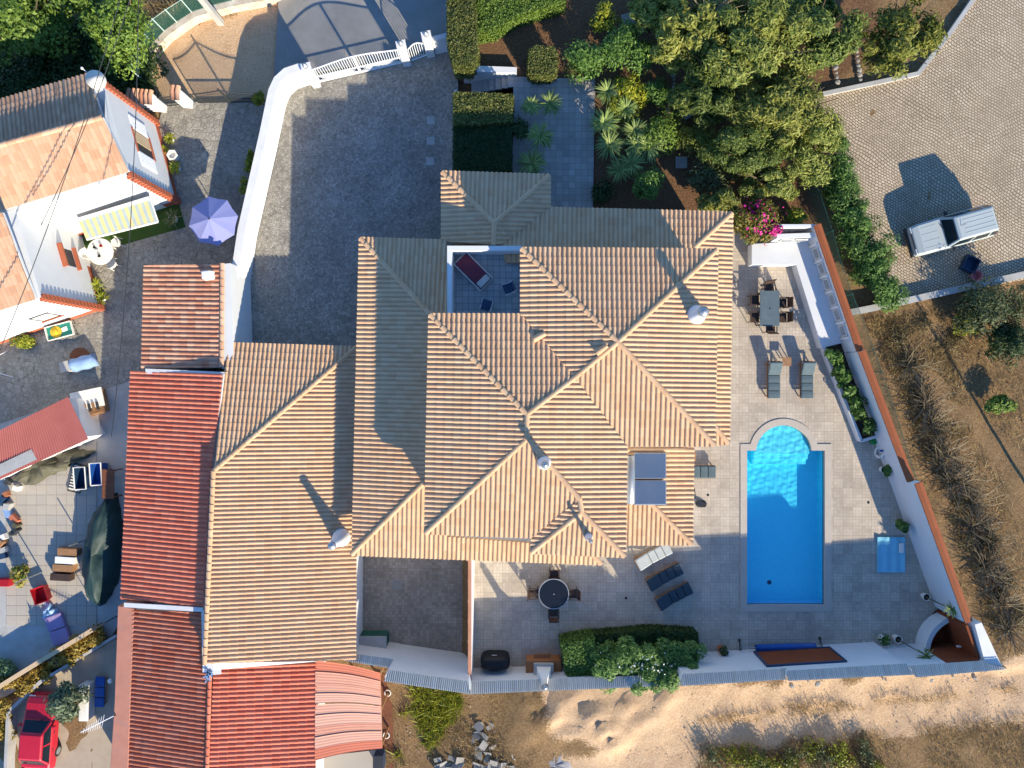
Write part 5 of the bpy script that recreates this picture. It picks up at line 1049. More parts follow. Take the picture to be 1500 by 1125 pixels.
for i in range(16):
    x, y = ((1330+135*(i/15)+rnd.uniform(-8,30)), 545+370*(i/15)+rnd.uniform(-20,20)); t = thing('dry_bush', 'leafless dry bush along the wire fence, %s from the car park wall' % ORD[i], 'bush', W(x,y,0), 0, 'dry bushes in the field'); mb = MB()
    for k in range(60):
        a = rnd.uniform(0,6.28); L = rnd.uniform(.5,1.4); e = rnd.uniform(.25,1.1); p0 = Vector((rnd.uniform(-.2,.2),rnd.uniform(-.2,.2),0)); p1 = p0+Vector((math.cos(a),math.sin(a),e))*L*.55; p2 = p1+Vector((math.cos(a+rnd.uniform(-.6,.6)),math.sin(a+rnd.uniform(-.6,.6)),e*.4))*L*.5; mb.tube([p0,p1,p2], [.018,.014,.008], 3, t=rnd.random(), cap=False)
    mb.build('twigs', dryb, t)
for i in range(14):
    x, y = 1050+220*(i/13)+rnd.uniform(-12,12), 1098+rnd.uniform(-14,34)-9*math.sin(i*.9); t = thing('weed_clump', 'weed clump with yellow leaves below the dirt track, %s from the gravel pile' % ORD[i], 'weeds', W(x,y,-.4), 0, 'tall weeds below the track'); mb = MB()
    for k in range(80): a = rnd.uniform(0,6.28); p0 = Vector((rnd.uniform(-.6,.6),rnd.uniform(-.6,.6),0)); mb.tube([p0, p0+Vector((rnd.uniform(-.15,.15),rnd.uniform(-.15,.15),rnd.uniform(.4,.85)))], [.014,.008], 3, t=rnd.random(), cap=False)
    mb.build('stalks', dryb, t); build_leaves('leaves', leafcloud(420,(0,0,.4),(.85,.85,.45),.06,11), lfE if i % 3 else lfG, t)
build_leaves('undergrowth', [leafcloud(2600, (W(x,y,-.6).x,W(x,y,-.6).y,-.5), (2.2,1.8,.7), .10, 20) for x, y in ((40,60),(100,70),(60,110),(140,60),(160,110),(20,120),(185,140),(195,90),(110,115))], lfF, kind='stuff')
for (x,y,r,h,n,lb) in ((20,30,(3.4,2.6,2.2),5.0,14000,'large glossy green tree beyond the brown tiled roof'), (172,38,(1.9,2.4,1.8),4.4,8000,'green tree with a pale trunk beside the dry grass'), (95,-20,(2.2,1.6,1.6),4.6,5000,'green tree between the glossy tree and the pale trunk')): tree('lane_tree', lb, x, y, -1, r, h, n, .10, lfA, group='trees behind the neighbouring house', clumps=40, clsz=.28, trunk=.16)
for (x,y,s,lb) in ((378,145,.35,'yellow leaved shrub on the driveway wall near the gate'), (371,230,.3,'small yellow leaved shrub by the wall'), (368,245,.35,'leafy shrub halfway along the driveway wall'), (362,275,.45,'pale shrub beside the blue parasol')): tree('wall_shrub', lb, x, y, -1, (s,s*1.2,.5), 1.3, 600, .08, lfE, 'shrub', 'shrubs along the driveway wall', 9, .03, .6, .42, limbs=3)
rb = 0
slabm = [MB().box((0,0,0), (.42,.42,.035)).mesh('paver'), MB().box((0,0,0), (.42,.22,.035)).mesh('paver_half')]
for m_ in slabm: m_.materials.append(stone)
rpile = thing('paver_heap', 'heap of broken grey paving slabs tipped in the weeds', 'rubble', W(722,1090,-.8))
for i in range(84):
    if i < 46: dx, dy = rnd.uniform(-1,1), rnd.uniform(-1.2,1.3); big = True
    else: dx, dy = rnd.uniform(-3.2,-1.6) if rnd.random() < .5 else rnd.uniform(-.8,1.1), rnd.uniform(-1.8,-.6); big = False
    o = bpy.data.objects.new('paving_slab', slabm[0 if rnd.random() < .6 else 1]); C.objects.link(o); o.parent = rpile; o.location = (dx, dy, .12+rnd.uniform(0,.35)*(1-abs(dx)/4)); o.rotation_euler = (rnd.uniform(-.5,.5), rnd.uniform(-.5,.5), rnd.choice((.2,-.3,1.0))+rnd.uniform(-.3,.3))
gp_ = MB(); rr = []
for z, r in ((-.3,1.75),(.05,1.5),(.3,1.1),(.5,.6),(.56,.1)): rr.append([Vector((r*(1+.15*math.sin(3*a+z*4)+.08*math.sin(7*a))*math.cos(a), r*.85*(1+.12*math.cos(4*a))*math.sin(a), z)) for a in np.linspace(0,6.283,28,endpoint=False)])
gp_.loft(rr); gp_.v = [(x*rnd.uniform(.94,1.06), y*rnd.uniform(.94,1.06), z*.65+rnd.uniform(-.05,.05)) for x, y, z in gp_.v]; gp_.build('gravel_pile', M('grey_gravel', (.46,.43,.42), (.26,.245,.245), 28, .95, 1.0, 45), smooth=True, loc=W(812,1118,-.7), kind='stuff')
def pebbles(name, polys, n, r0, r1, mat):
    xs = []; ys = []
    for poly in polys:
        q = [(W(*pp).x, W(*pp).y) for pp in poly]; x = nr.uniform(min(a[0] for a in q), max(a[0] for a in q), n); y = nr.uniform(min(a[1] for a in q), max(a[1] for a in q), n); m = inpoly(x, y, q); xs.append(x[m]); ys.append(y[m])
    x = np.concatenate(xs); y = np.concatenate(ys); k = len(x); r = r0+(r1-r0)*nr.random(k)**3; a = nr.uniform(0,6.283,k); z = zt(x, y)+.03
    ox = np.stack([np.cos(a)*r, -np.sin(a)*r*.8, -np.cos(a)*r, np.sin(a)*r*.8],1); oy = np.stack([np.sin(a)*r, np.cos(a)*r*.8, -np.sin(a)*r, -np.cos(a)*r*.8],1)
    base = np.stack([x[:,None]+ox, y[:,None]+oy, np.repeat(z[:,None],4,1)-.02],2); tp_ = np.stack([x,y,z+r*.7],1)
    V = np.stack([np.stack([base[:,i], base[:,(i+1)%4], tp_, tp_-(tp_-base[:,i])*.01],1) for i in range(4)],1).reshape(-1,3); build_leaves(name, (V, np.repeat(nr.random(k),4)), mat, kind='stuff')
pebbles('track_pebbles', [[(800,1005),(1500,975),(1500,1125),(800,1125)], [(580,1010),(800,1010),(800,1125),(580,1125)]], 1100, .012, .055, leafmat('pebble', (.40,.29,.19), (.66,.52,.39), .9, 0))
pebbles('field_pebbles', [[(1270,470),(1500,440),(1500,960),(1460,960)]], 1500, .012, .06, leafmat('field_pebble', (.16,.11,.07), (.46,.36,.26), .9, 0))
cb = thing('cement_bucket', 'pale bucket among the broken slabs', 'bucket', W(756,1102,-.7)); MB().lathe([(.18,0),(.23,.36),(.2,.36),(.17,.06),(0,.06)], 16).build('body', plastw, cb, smooth=False)
stm = []
for k in range(5):
    mb = MB(); mb.lathe([(.3,-.4),(.85,-.25),(1,.05),(.75,.38),(.25,.55)], 7); r_ = random.Random(k); mb.v = [(x*r_.uniform(.75,1.15), y*r_.uniform(.75,1.15), z*r_.uniform(.8,1.2)) for x, y, z in mb.v]; me_ = mb.mesh('stone'); me_.materials.append(stone); stm.append(me_)
def stones(n, f, rmin, rmax, label, group):
    for i in range(n):
        x, y, z = f(i/max(1,n-1)); o = bpy.data.objects.new('stone', rnd.choice(stm)); C.objects.link(o); r = rnd.uniform(rmin,rmax); o.location = W(x,y,z)+Vector((0,0,r*.25)); o.scale = (r,r*rnd.uniform(.7,1.1),r*.7); o.rotation_euler.z = rnd.uniform(0,6.28); o['label'] = label; o['category'] = 'stone'; o['group'] = group
stones(24, lambda t: (840+600*t+rnd.uniform(-20,20), 1012-28*t+rnd.uniform(-3,9), -.42), .05, .16, 'loose pale stone at the foot of the patio wall beside the track', 'stones along the track')
stones(11, lambda t: (984-2*t+4*math.sin(5*t), 105+60*t, 0), .08,.14, 'rough stone edging the red soil bed', 'stones edging the garden bed'); stones(16, lambda t: (1220+(34 if t > .5 else 0)+(t%.5)*14, 72+(t%.5)*2*52, .05), .08,.15, 'red brown stone lining the little cobbled path', 'stones lining the short path')
for (x,y,a,lb) in ((1006,165,.6,'square grey slab tilted on the red soil'), (1022,160,.2,'square grey slab beside the tilted slab'), (998,238,0,'square slab in the shaded garden bed'), (920,28,.3,'square slab set in the soil path')): MB().box((0,0,0), (.6,.6,.06)).build('stepping_slab', stone, loc=W(x,y,.05), rz=a, label=lb, cat='slab')
tw = thing('bare_branches', 'pale bare branches fanning out of the garden trees', 'branches', W(1035,25,3.2)); mb = MB()
for k in range(26): a = rnd.uniform(-.6,2.6); L = rnd.uniform(.8,1.7); mb.tube([(0,0,-1.2),(.2*math.cos(a),.2*math.sin(a),.2),(L*math.cos(a),L*math.sin(a),.9)], [.03,.022,.006], 4, t=.9, cap=False)
mb.build('twigs', dryb, tw)
# ---------------------------------------------------------------- vehicles
def car(name, label, loc, rz, L, Wd, hood_z, H_, paint, xs, suv):
    t = thing(name, label, 'car', loc, rz); hw = Wd/2; h2 = L/2; wf, wr, rt_, re = xs     # windscreen base, roof front, roof rear, rear base (x from centre)
    def ring(x, w, zl, zh): return [Vector((x,-w*.9,zl)), Vector((x,-w,zl+.14)), Vector((x,-w,zh-.16)), Vector((x,-w*.955,zh-.05)), Vector((x,-w*.86,zh)), Vector((x,w*.86,zh)), Vector((x,w*.955,zh-.05)), Vector((x,w,zh-.16)), Vector((x,w,zl+.14)), Vector((x,w*.9,zl))]
    mb = MB(); bz = .26; mb.loft([ring(h2,hw*.80,bz+.1,hood_z-.28), ring(h2-.06,hw*.90,bz,hood_z-.16), ring(h2-.35,hw*.97,bz,hood_z-.05), ring(wf,hw,bz,hood_z+.03), ring(0,hw,bz,hood_z+.05), ring(re+.1,hw,bz,hood_z+.05), ring(-h2+.1,hw*.97,bz,hood_z+.03), ring(-h2,hw*.92,bz+.1,hood_z-.1)][::-1]); body = mb.build('body', paint, t, smooth=False, bevel=.06)
    wb, wt = hw*.95, hw*.73; zb = hood_z+.03
    mb = MB(); mb.loft([[Vector((wf-.02,-wb,zb)),Vector((wf-.02,wb,zb)),Vector((re+.02,wb,zb)),Vector((re+.02,-wb,zb))],[Vector((wr,-wt,H_-.05)),Vector((wr,wt,H_-.05)),Vector((rt_,wt,H_-.05)),Vector((rt_,-wt,H_-.05))],[Vector((wr-.1,-wt*.93,H_)),Vector((wr-.1,wt*.93,H_)),Vector((rt_+.1,wt*.93,H_)),Vector((rt_+.1,-wt*.93,H_))]]); cab = mb.build('cabin', paint, t, bevel=.05)
    def pane(nm, q, s=.9, off=.012):
        q = [Vector(p) for p in q]; c = sum(q, Vector())/4; n = (q[1]-q[0]).cross(q[3]-q[0]).normalized(); n = n if n.dot(c-Vector((0,0,.9))) > 0 else -n; MB().add([c+(p-c)*s+n*off for p in q], [(0,1,2,3)]).build(nm, glassd, t)
    z2 = H_-.05; pane('windscreen', [(wf-.02,-wb,zb),(wf-.02,wb,zb),(wr,wt,z2),(wr,-wt,z2)], .84); pane('rear_window', [(re+.02,-wb,zb),(re+.02,wb,zb),(rt_,wt,z2),(rt_,-wt,z2)], .86)
    def lp(s, k): return (Vector((wf-.02,s*wb,zb)).lerp(Vector((wr,s*wt,z2)), k), Vector((re+.02,s*wb,zb)).lerp(Vector((rt_,s*wt,z2)), k))
    cuts = (0.03,.42,.46,.80,.84,.98) if suv else (.05,.48,.52,.95)
    for s in (-1,1):
        (f0, r0), (f1, r1) = lp(s,.1), lp(s,.88)
        for i in range(0, len(cuts), 2): pane('side_window', [f0.lerp(r0,cuts[i]), f0.lerp(r0,cuts[i+1]), f1.lerp(r1,cuts[i+1]), f1.lerp(r1,cuts[i])], .98)
        MB().box((wf-.35,s*(hw+.08),hood_z+.08), (.12,.2,.14)).build('door_mirror', dmetal if suv else paint, t, bevel=.02); MB().box((h2-.05,s*hw*.66,hood_z-.27), (.08,.34,.14)).build('headlight', wmetal, t, bevel=.02); MB().box((-h2+.03,s*hw*.8,hood_z-.1), (.06,.16,.26)).build('tail_light', redp, t)
        for x in (.1, -.85): MB().box((x, s*(hw+.008), hood_z-.1), (.16,.02,.03)).build('door_handle', dmetal if not suv else metal, t)
        for x in (h2*.62,-h2*.6):
            mb = MB(); r = .35 if suv else .29; mb.tube([(x,s*(hw-.20),r),(x,s*(hw-.18),r),(x,s*(hw+.005),r),(x,s*(hw+.015),r)], [r*.9,r,r,r*.88], 20); w_ = mb.build('wheel', rubber, t); MB().tube([(x,s*(hw+.012),r),(x,s*(hw+.022),r)], r*.62, 14).build('rim', metal, w_)
    for k in (-.52,-.18,.18,.52):
        MB().bar((h2-.42,k*hw*1.2,hood_z-.047),(wf+.22,k*hw*1.25,hood_z+.012),.022,.02).build('hood_rib', paint, t)
    MB().box((h2-.0,0,bz+.16), (.16,Wd*.93,.2)).build('front_bumper', dmetal if suv else paint, t, bevel=.04); MB().box((-h2,0,bz+.16), (.14,Wd*.93,.2)).build('rear_bumper', dmetal if suv else paint, t, bevel=.04)
    if suv:
        MB().box((h2-.03,0,hood_z-.3), (.05,Wd*.5,.2)).build('grille', dmetal, t)
        for k in (-.55,-.2,.2,.55): MB().box(((wr+rt_)/2-.1,k*wt,H_+.004), (rt_*-1+wr-.5,.035,.012)).build('roof_rib', paint, t)
        MB().tube([(wr-.2,-.1,H_),(wr-.35,-.1,H_+.16)], .012, 5).build('aerial', dmetal, t)
    MB().bar((wf+.05,-.5,zb+.03),(wf-.12,.1,zb+.12),.025).build('wiper', dmetal, t)
car('parked_suv', 'silver white off-road car parked on the pale cobbles', W(1380,343,.02), R(195.6), 4.1, 1.66, 1.02, 1.68, silver, (.62,.26,-1.78,-2.0), True)
p = W(43,1090,.4); car('parked_hatchback', 'red hatchback half under the leafy bush', (p.x+.02,p.y+.25,-1.05), R(86), 3.8, 1.62, .86, 1.42, redpaint, (.80,.25,-1.15,-1.65), False)
cr = thing('shopping_crate', 'dark folding crate with a handle on the cobbles', 'crate', W(1417,388,.02), R(-25)); mb = MB()
mb.box((0,0,.02),(.7,.75,.04)); mb.box((.34,0,.2),(.03,.75,.36)); mb.box((-.34,0,.2),(.03,.75,.36)); mb.box((0,.36,.2),(.65,.03,.36)); mb.box((0,-.36,.2),(.65,.03,.36)); mb.build('crate_body', dblue, cr); MB().tube([(-.2,.36,.36),(-.15,.48,.6),(.15,.48,.6),(.2,.36,.36)], .02, 6).build('handle', dmetal, cr)
bk = thing('laundry_basket', 'pink plastic basket beside the dark crate', 'basket', W(1426,405,.02)); MB().lathe([(.2,0),(.27,.28),(.3,.3),(.25,.28),(.18,.02),(0,.02)], 18).build('body', M('pink_plastic',(.62,.20,.20),(.55,.17,.17),3,.5), bk)
# ---------------------------------------------------------------- neighbour's yard
um = thing('parasol', 'periwinkle blue parasol standing by the driveway wall', 'parasol', W(335,336,-1)); n = 8; mb = MB(); apex = Vector((0,0,2.45)); ring = [Vector((1.28*math.cos(a+.2),1.28*math.sin(a+.2),1.95)) for a in np.linspace(0,2*math.pi,n,endpoint=False)]
for i in range(n): mb.add([apex, ring[i], (ring[i]+ring[(i+1)%n])*.5*Vector((.97,.97,1)), ring[(i+1)%n]], [(0,1,2,3)], (i%2)*.9)
mb.build('canopy', umbm, um); MB().tube([(0,0,0),(0,0,2.52)], .025, 8).build('pole', metal, um); MB().lathe([(.05,2.44),(.03,2.54),(0,2.57)], 8).build('finial', dmetal, um); MB().box((0,0,.05),(.6,.6,.1)).build('base', conc, um)
for i in range(n): MB().bar(apex-Vector((0,0,.03)), ring[i]-Vector((0,0,.03)), .015).build('rib', metal, um)
wt_ = thing('white_garden_table', 'round cream plastic table laden with cups beside the awning', 'table', W(158,372,-1)); MB().lathe([(0,.68),(.66,.68),(.7,.70),(.68,.73),(0,.73)], 30).build('tabletop', plastw, wt_); MB().lathe([(.3,0),(.08,.1),(.06,.68)], 12).build('pedestal', plastw, wt_)
def pchair(px, py, ang, lb):
    t = thing('plastic_chair', lb, 'chair', W(px,py,-1), ang, 'white plastic garden chairs'); mb = MB(); mb.loft([[Vector((.26*math.cos(a)*k,.25*math.sin(a)*k,z)) for a in np.linspace(0,6.283,14,endpoint=False)] for k, z in ((.95,.40),(1,.43),(.8,.41))]); mb.build('seat', plastw, t); mb = MB(); rr = []
    for a in np.linspace(R(110),R(250),9): rr.append([Vector((.27*math.cos(a),.27*math.sin(a),.42)), Vector((.24*math.cos(a),.25*math.sin(a),.42)), Vector((.33*math.cos(a),.30*math.sin(a),.82-.14*abs(a-math.pi))), Vector((.36*math.cos(a),.32*math.sin(a),.82-.14*abs(a-math.pi)))])
    mb.loft(rr); mb.build('backrest', plastw, t)
    for x in (-.2,.2):
        for y in (-.2,.2): MB().bar((x,y,.42),(x*1.2,y*1.2,0),.04).build('leg', plastw, t)
pchair(138,374,0,'white plastic chair between the table and the blue grey wall'); pchair(176,358,R(200),'white plastic chair beside the striped awning edge'); pchair(170,388,R(120),'white plastic chair on the sunny side of the round table')
for i, (dx,dy,mt_,lb,h) in enumerate(((-.25,.2,dmetal,'dark cup on the cream table',.1),(.1,.28,redp,'red cup on the cream table',.12),(.0,-.25,dmetal,'black pot on the cream table',.09),(-.1,0,plastw,'white bowl on the cream table',.07))): MB().lathe([(.05,0),(.08,h),(.065,h),(.04,.02),(0,.02)], 12).build('cup', mt_, loc=W(158,372,-1)+Vector((dx,dy,.735)), label=lb, cat='cup')
pot(252,205,-1,.17,.3,plastw,'white pot with yellow green leaves by the house wall','rosette',lfE,ph=.4); pot(243,222,-1,.14,.25,clay,'small pot with spiky leaves by the house wall','rosette',lfE,ph=.35); pot(262,248,-1,.18,.32,plastw,'pot with spiky palm leaves by the house wall','rosette',lfE,ph=.45); pot(257,322,-1,.22,.35,plastw,'pot with a bushy plant at the end of the lawn','rosette',lfG,ph=.6); pot(147,419,-1,.2,.35,plastw,'pot with spiky plant below the small window, nearer the table','rosette',lfE,ph=.5); pot(154,437,-1,.2,.35,plastw,'pot with spiky plant at the red painted house corner','rosette',lfE,ph=.5)
t = thing('white_planter', 'white hexagonal planter stand by the house wall', 'planter', W(258,231,-1)); MB().lathe([(.2,0),(.24,.4),(.3,.42),(.3,.48),(.2,.48),(.18,.3),(0,.3)], 6).build('body', plastw, t)
tree('yellow_bush', 'round yellow bush at the foot of the white house', 36, 499, -1, (.6,.55,.4), .8, 900, .07, lfE, 'shrub', None, 10, .03, .6, .5, limbs=3)
wbw = thing('green_trolley', 'green tray trolley with a yellow hat and papers', 'trolley', W(97,486,-1), R(15)); mb = MB(); mb.box((0,0,.5),(1.35,.7,.04)); mb.build('tray', teal, wbw); mb = MB(); mb.box((0,.36,.57),(1.4,.03,.14)); mb.box((0,-.36,.57),(1.4,.03,.14)); mb.box((.7,0,.57),(.03,.7,.14)); mb.box((-.7,0,.57),(.03,.7,.14)); mb.build('rim', plastw, wbw)
for x in (-.6,.6):
    for y in (-.3,.3): MB().box((x,y,.25),(.04,.04,.5)).build('leg', dmetal, wbw)
L0 = W(97,486,-1); MB().lathe([(.3,0),(.31,.02),(.15,.04),(.13,.14),(.05,.17),(0,.17)], 18).build('straw_hat', yel, loc=L0+Vector((-.2,-.05,.525)), label='yellow straw hat lying on the green trolley', cat='hat'); MB().box((0,0,.0),(.3,.22,.03)).build('paper_stack', plastw, loc=L0+Vector((.25,.1,.54)), rz=.4, label='white papers lying on the green trolley', cat='paper')
t = thing('draped_bench', 'bench draped with a light blue sheet and a grey box end', 'bench', W(125,532,-1), R(15)); mb = MB(); rr = []
for x in np.linspace(-.5,.75,9): rr.append([Vector((x, .36*math.cos(a)*(1+.08*math.sin(9*x)), .1+.55*abs(math.sin(a))**.7*(1+.06*math.sin(7*x+a*3)))) for a in np.linspace(0,math.pi,9)])
mb.loft(rr, cap=True); mb.build('sheet', lblue, t, smooth=True); MB().box((-.78,0,.3),(.5,.55,.6)).build('box_end', conc, t); MB().lathe([(.55,.01),(.55,.03),(0,.03)], 20, (-.2,.35,0)).build('mat', bwood, t)
t = thing('clothes_airer', 'white folding clothes airer on the cobbles', 'airer', W(8,528,-1)); mb = MB(); 
for a, b in (((-.3,.6,.9),(0,-.6,.9)),((0,-.6,.9),(.4,-.9,0)),((-.3,.6,.9),(-.5,.9,0)),((-.2,0,.9),(-.9,-.2,.9)),((.1,.5,.0),(-.2,0,.9))): mb.tube([a,b], .025, 6)
mb.build('frame', wmetal, t)
# back yard slabs
sm_ = MB().box((0,0,0), (.525,.525,.03)).mesh('slab'); sm_.materials.append(slab_m); cnt = 0
for i in range(11):
    for j in range(20):
        x, y = -26.9+.54*i, -2.45-.54*j; px, py = 750+x*28*37/38, 562.5-y*28*37/38
        if px > 138 or py < 612+ (0 if px > 60 else 40): continue
        o = bpy.data.objects.new('paving_slab', sm_); C.objects.link(o); o.parent = YS; o.location = (x, y, -1.0+rnd.uniform(-.003,.003)); o.rotation_euler.z = rnd.uniform(-.008,.008)
def blob(name, label, px, py, z, rx, ry, h, mat, cat, rz=0, seed=1, n=26, fold=.12):
    t = thing(name, label, cat, W(px,py,z), rz); r_ = random.Random(seed); ph = [r_.uniform(0,6.28) for _ in range(6)]; mb = MB(); rr = []
    n = n*3; L = 16
    for k in range(L):
        w_ = k/(L-1); q = math.sin(w_*math.pi/2)**.8; s = max(.02, math.cos(w_*math.pi/2)**.55*1.05); row = []
        for a in np.linspace(0,6.283,n,endpoint=False):
            f = 1+fold*math.sin(3*a+ph[0]+q)+fold*.6*math.sin(7*a+ph[1]-q*2)+fold*.35*math.sin(17*a+ph[2]+q*5); x_, y_ = rx*s*f*math.cos(a), ry*s*f*math.sin(a)
            cr_ = float(fbm(np.array([x_*1.0]), np.array([y_*1.0]), 4.5, 3, seed)[0]); row.append(Vector((x_, y_, max(0, h*q*(1+.15*math.sin(2*a+ph[4]))+cr_*fold*.9*(.3+w_)))))
        rr.append(row)
    mb.loft(rr); mb.build('cover', mat, t, smooth=True); return t
blob('tarpaulin_heap', 'crumpled olive tarpaulin under the edge of the red sheet shed', 72, 680, -1, 1.9, .62, .5, tarp, 'tarpaulin', R(18), 3, 40, .2)
blob('covered_boat', 'long object under a dark green tarpaulin against the red roofed outbuilding', 156, 805, -1, .85, 2.7, 1.25, tarpd, 'tarpaulin', R(-6), 5, 34, .07)
t = thing('pallet_frame', 'slatted metal bed frame lying on the yard slabs', 'bed frame', W(115,700,-1), R(-14)); mb = MB()
for s in (-.33,0,.33): mb.bar((s,-.75,.12),(s,.75,.12),.05)
mb.bar((-.33,-.75,.12),(.33,-.75,.12),.05); mb.bar((-.33,.75,.12),(.33,.75,.12),.05); mb.build('frame', dmetal, t)
for i in range(9): MB().box((0,-.62+.155*i,.14),(.62,.06,.02)).build('slat', plastw, t)
for (x,y,lb,mt_) in ((129,698,'dark blue bin holding bottles',dblue), (152,692,'blue bin with white rim beside the brown board',blue)):
    t = thing('storage_bin', lb, 'bin', W(x,y,-1), R(4), 'plastic bins in the yard'); mb = MB(); mb.loft([[Vector((sx*w,sy*d,z)) for sx, sy in ((-1,-1),(1,-1),(1,1),(-1,1))] for z, w, d in ((0,.24,.5),(.75,.3,.58),(.75,.26,.54),(.3,.24,.5))]); mb.build('tub', mt_, t, bevel=.03); mb = MB(); mb.tube([(-.3,-.58,.75),(.3,-.58,.75),(.3,.58,.75),(-.3,.58,.75),(-.3,-.58,.75)], .035, 6); mb.build('rim', plastw, t)
t = thing('leaning_board', 'brown wooden board propped beside the blue bin', 'board', W(171,706,-1)); o = MB().box((0,0,.8),(.62,1.55,.05)).build('board', bwood, t)
for x in (-.28,.28): 
    for y in (-.7,.7): MB().box((x,y,.39),(.05,.05,.78)).build('support', bwood, t)
t = thing('junk_shelf', 'sheet of white board piled with crates and timber beside the red shed', 'junk pile', W(138,590,-1), R(12)); MB().box((0,.2,.55),(1.7,1.0,.04)).build('board', plastw, t); mb = MB(); mb.box((0,0,.25),(1.5,1.2,.5)); mb.build('base', wood, t)
for i in range(6): MB().box((-.6+i*.22,-.25,.62),(.1,.42,.09)).build('slat', (redp if i == 1 else dmetal if i % 2 else wood), t)
for i in range(4): MB().bar((-.7,-.5-.09*i,.5),(.75,-.35-.1*i,.52),.06).build('timber', wood, t)
for i, (y, mt_) in enumerate(((806,wood),(818,plastw),(829,wood),(842,dwood))): MB().box((0,0,.22+.03*i),(1.05,.36,.44)).build('wooden_box', mt_, loc=W(106-3*i,y,-1), rz=-.06, label=['open wooden box topmost beside the dark tarpaulin','box with a pale crumpled lid beside the dark tarpaulin','light wooden box next to the dark brown box','dark brown box closest to the red tub'][i], cat='box')
t = thing('red_tub', 'open red plastic tub at the end of the yard', 'tub', W(66,868,-1), R(20)); mb = MB(); mb.loft([[Vector((sx*w,sy*d,z)) for sx, sy in ((-1,-1),(1,-1),(1,1),(-1,1))] for z, w, d in ((0,.30,.36),(.5,.38,.44),(.5,.35,.41),(.06,.27,.33))]); mb.build('tub', redp, t, bevel=.03)
blob('plastic_wrap', 'crumpled clear blue wrap between red tub and lilac mattress', 74, 895, -1, .35, .45, .25, M('pale_wrap',(.42,.58,.70),(.2,.35,.5),6,.3), 'plastic', .3, 9, 24, .25)
t = thing('lilac_mattress', 'folded lilac mattress on the shaded yard slabs', 'mattress', W(88,920,-1), R(20))
for y in (.42,-.42): MB().box((0,y,.14),(.95,.8,.26)).build('cushion', lilac, t, bevel=.05)
for (x,y,h) in ((62,838,2.0),(122,792,1.2)): MB().tube([(0,0,0),(0,0,h)], .035, 8).build('clothesline_post', metal, loc=W(x,y,-1), label=['tall thin clothesline post on the yard slabs','short thin clothesline post by the dark tarpaulin'][h < 1.5], cat='post')
for i in range(13):
    mt_ = (dmetal,plastw,clay,dblue,conc,lblue,redd,tarp,dmetal,plastw,wood,conc,dblue)[i]; nm = {redd:'dull red',plastw:'white',lblue:'pale blue',dmetal:'black',clay:'brown',dblue:'dark blue',conc:'grey',tarp:'olive',wood:'wooden'}[mt_]
    MB().box((0,0,.2),(rnd.uniform(.25,.6),rnd.uniform(.25,.55),rnd.uniform(.2,.5)), 0, .85).build('clutter_box', mt_, loc=W(8+rnd.uniform(-6,24),705+i*9,-1), rz=rnd.uniform(0,3), label=nm+' box in the clutter along the yard edge', cat='box', group=nm+' boxes in the yard clutter')
tree('potted_shrub', 'flowering shrub among the clutter of the yard', 30, 840, -1, (.5,.7,.4), .9, 900, .08, leafmat('mixed_leaf',(.10,.16,.02),(.42,.30,.05)), 'shrub', None, 10, .03, .6, .45, limbs=3)
t = thing('red_trough', 'red planter trough at the yard edge', 'trough', W(10,851,-1)); MB().box((0,0,.2),(.8,.4,.4)).build('trough', redp, t, bevel=.03)
yw = thing('yellow_yard_wall', 'diagonal ochre wall between the back yard and the lane with the red car', 'wall'); run_wall(yw, [xy(-40,1030,-.4), xy(60,968,-.4), xy(140,920,-.4)], .22, -1.3, -.1, cream)
gwr = thing('grey_lane_wall', 'low grey wall edging the lane above the red car', 'wall'); run_wall(gwr, [xy(15,1040,-.6), xy(60,998,-.6), xy(172,930,-.6)], .16, -1.3, -.5, conc); run_wall(gwr, [xy(15,1040,-.6), xy(10,1160,-.6)], .16, -1.3, -.4, conc)
gr_ = thing('dark_railing', 'dark railing between the ochre wall and the salmon parapet', 'railing'); a, b = W(140,920,-.1), W(176,900,-.1); mb = MB(); mb.bar(a+Vector((0,0,.5)), b+Vector((0,0,.5)), .05); mb.bar(a, b, .05)
for i in range(7): p = a.lerp(b, i/6); mb.bar(p-Vector((0,0,.9)), p+Vector((0,0,.5)), .03)
mb.build('rails', dmetal, gr_)
build_leaves('dry_vine', [leafcloud(900, (W(x,y,-.5).x,W(x,y,-.5).y,-.55), (.9,.7,.4), .08, 12) for x, y in ((5,1040),(35,1005),(60,985),(90,965),(115,950),(135,935),(0,1075),(0,1000))], lfO, kind='stuff')
tree('lane_bush', 'grey green leafy bush leaning over the red hatchback', 95, 1030, -1.05, (1.45,1.35,.9), 2.4, 3600, .12, leafmat('grey_green_leaf',(.05,.085,.04),(.20,.24,.14)), 'tree', None, 24, .07, .4, .36)
tree('agave', 'spiky pale green plant at the yard corner', 8, 978, -1, (.7,.6,.5), 1.0, 700, .14, leafmat('agave_leaf',(.10,.18,.06),(.30,.38,.18)), 'shrub', None, 8, .03, .2, .5, limbs=2)
sheet('lane', [(-40,1060),(170,935),(190,1000),(180,1200),(-40,1200)], -1.05, M('lane_concrete', (.46,.37,.27), (.38,.30,.215), 1.5, .9, .3, 30))
t = thing('blue_lounger', 'folded blue lounger standing by the salmon parapet', 'lounger', W(151,1010,-1.05), R(88)); 
for i in range(3): MB().box((-.55+.55*i,0,.3),(.5,.5,.1)).build('cushion', blue, t, bevel=.03)
MB().box((0,0,.22),(1.6,.46,.04)).build('frame', metal, t)
for x in (-.7,.7): MB().box((x,0,.1),(.04,.44,.2)).build('leg', metal, t)
t = thing('white_canopy_box', 'pale storage box behind the leafy bush', 'box', W(133,1022,-1.05)); MB().box((0,0,.35),(.5,1.9,.7)).build('box', plastw, t, bevel=.05)
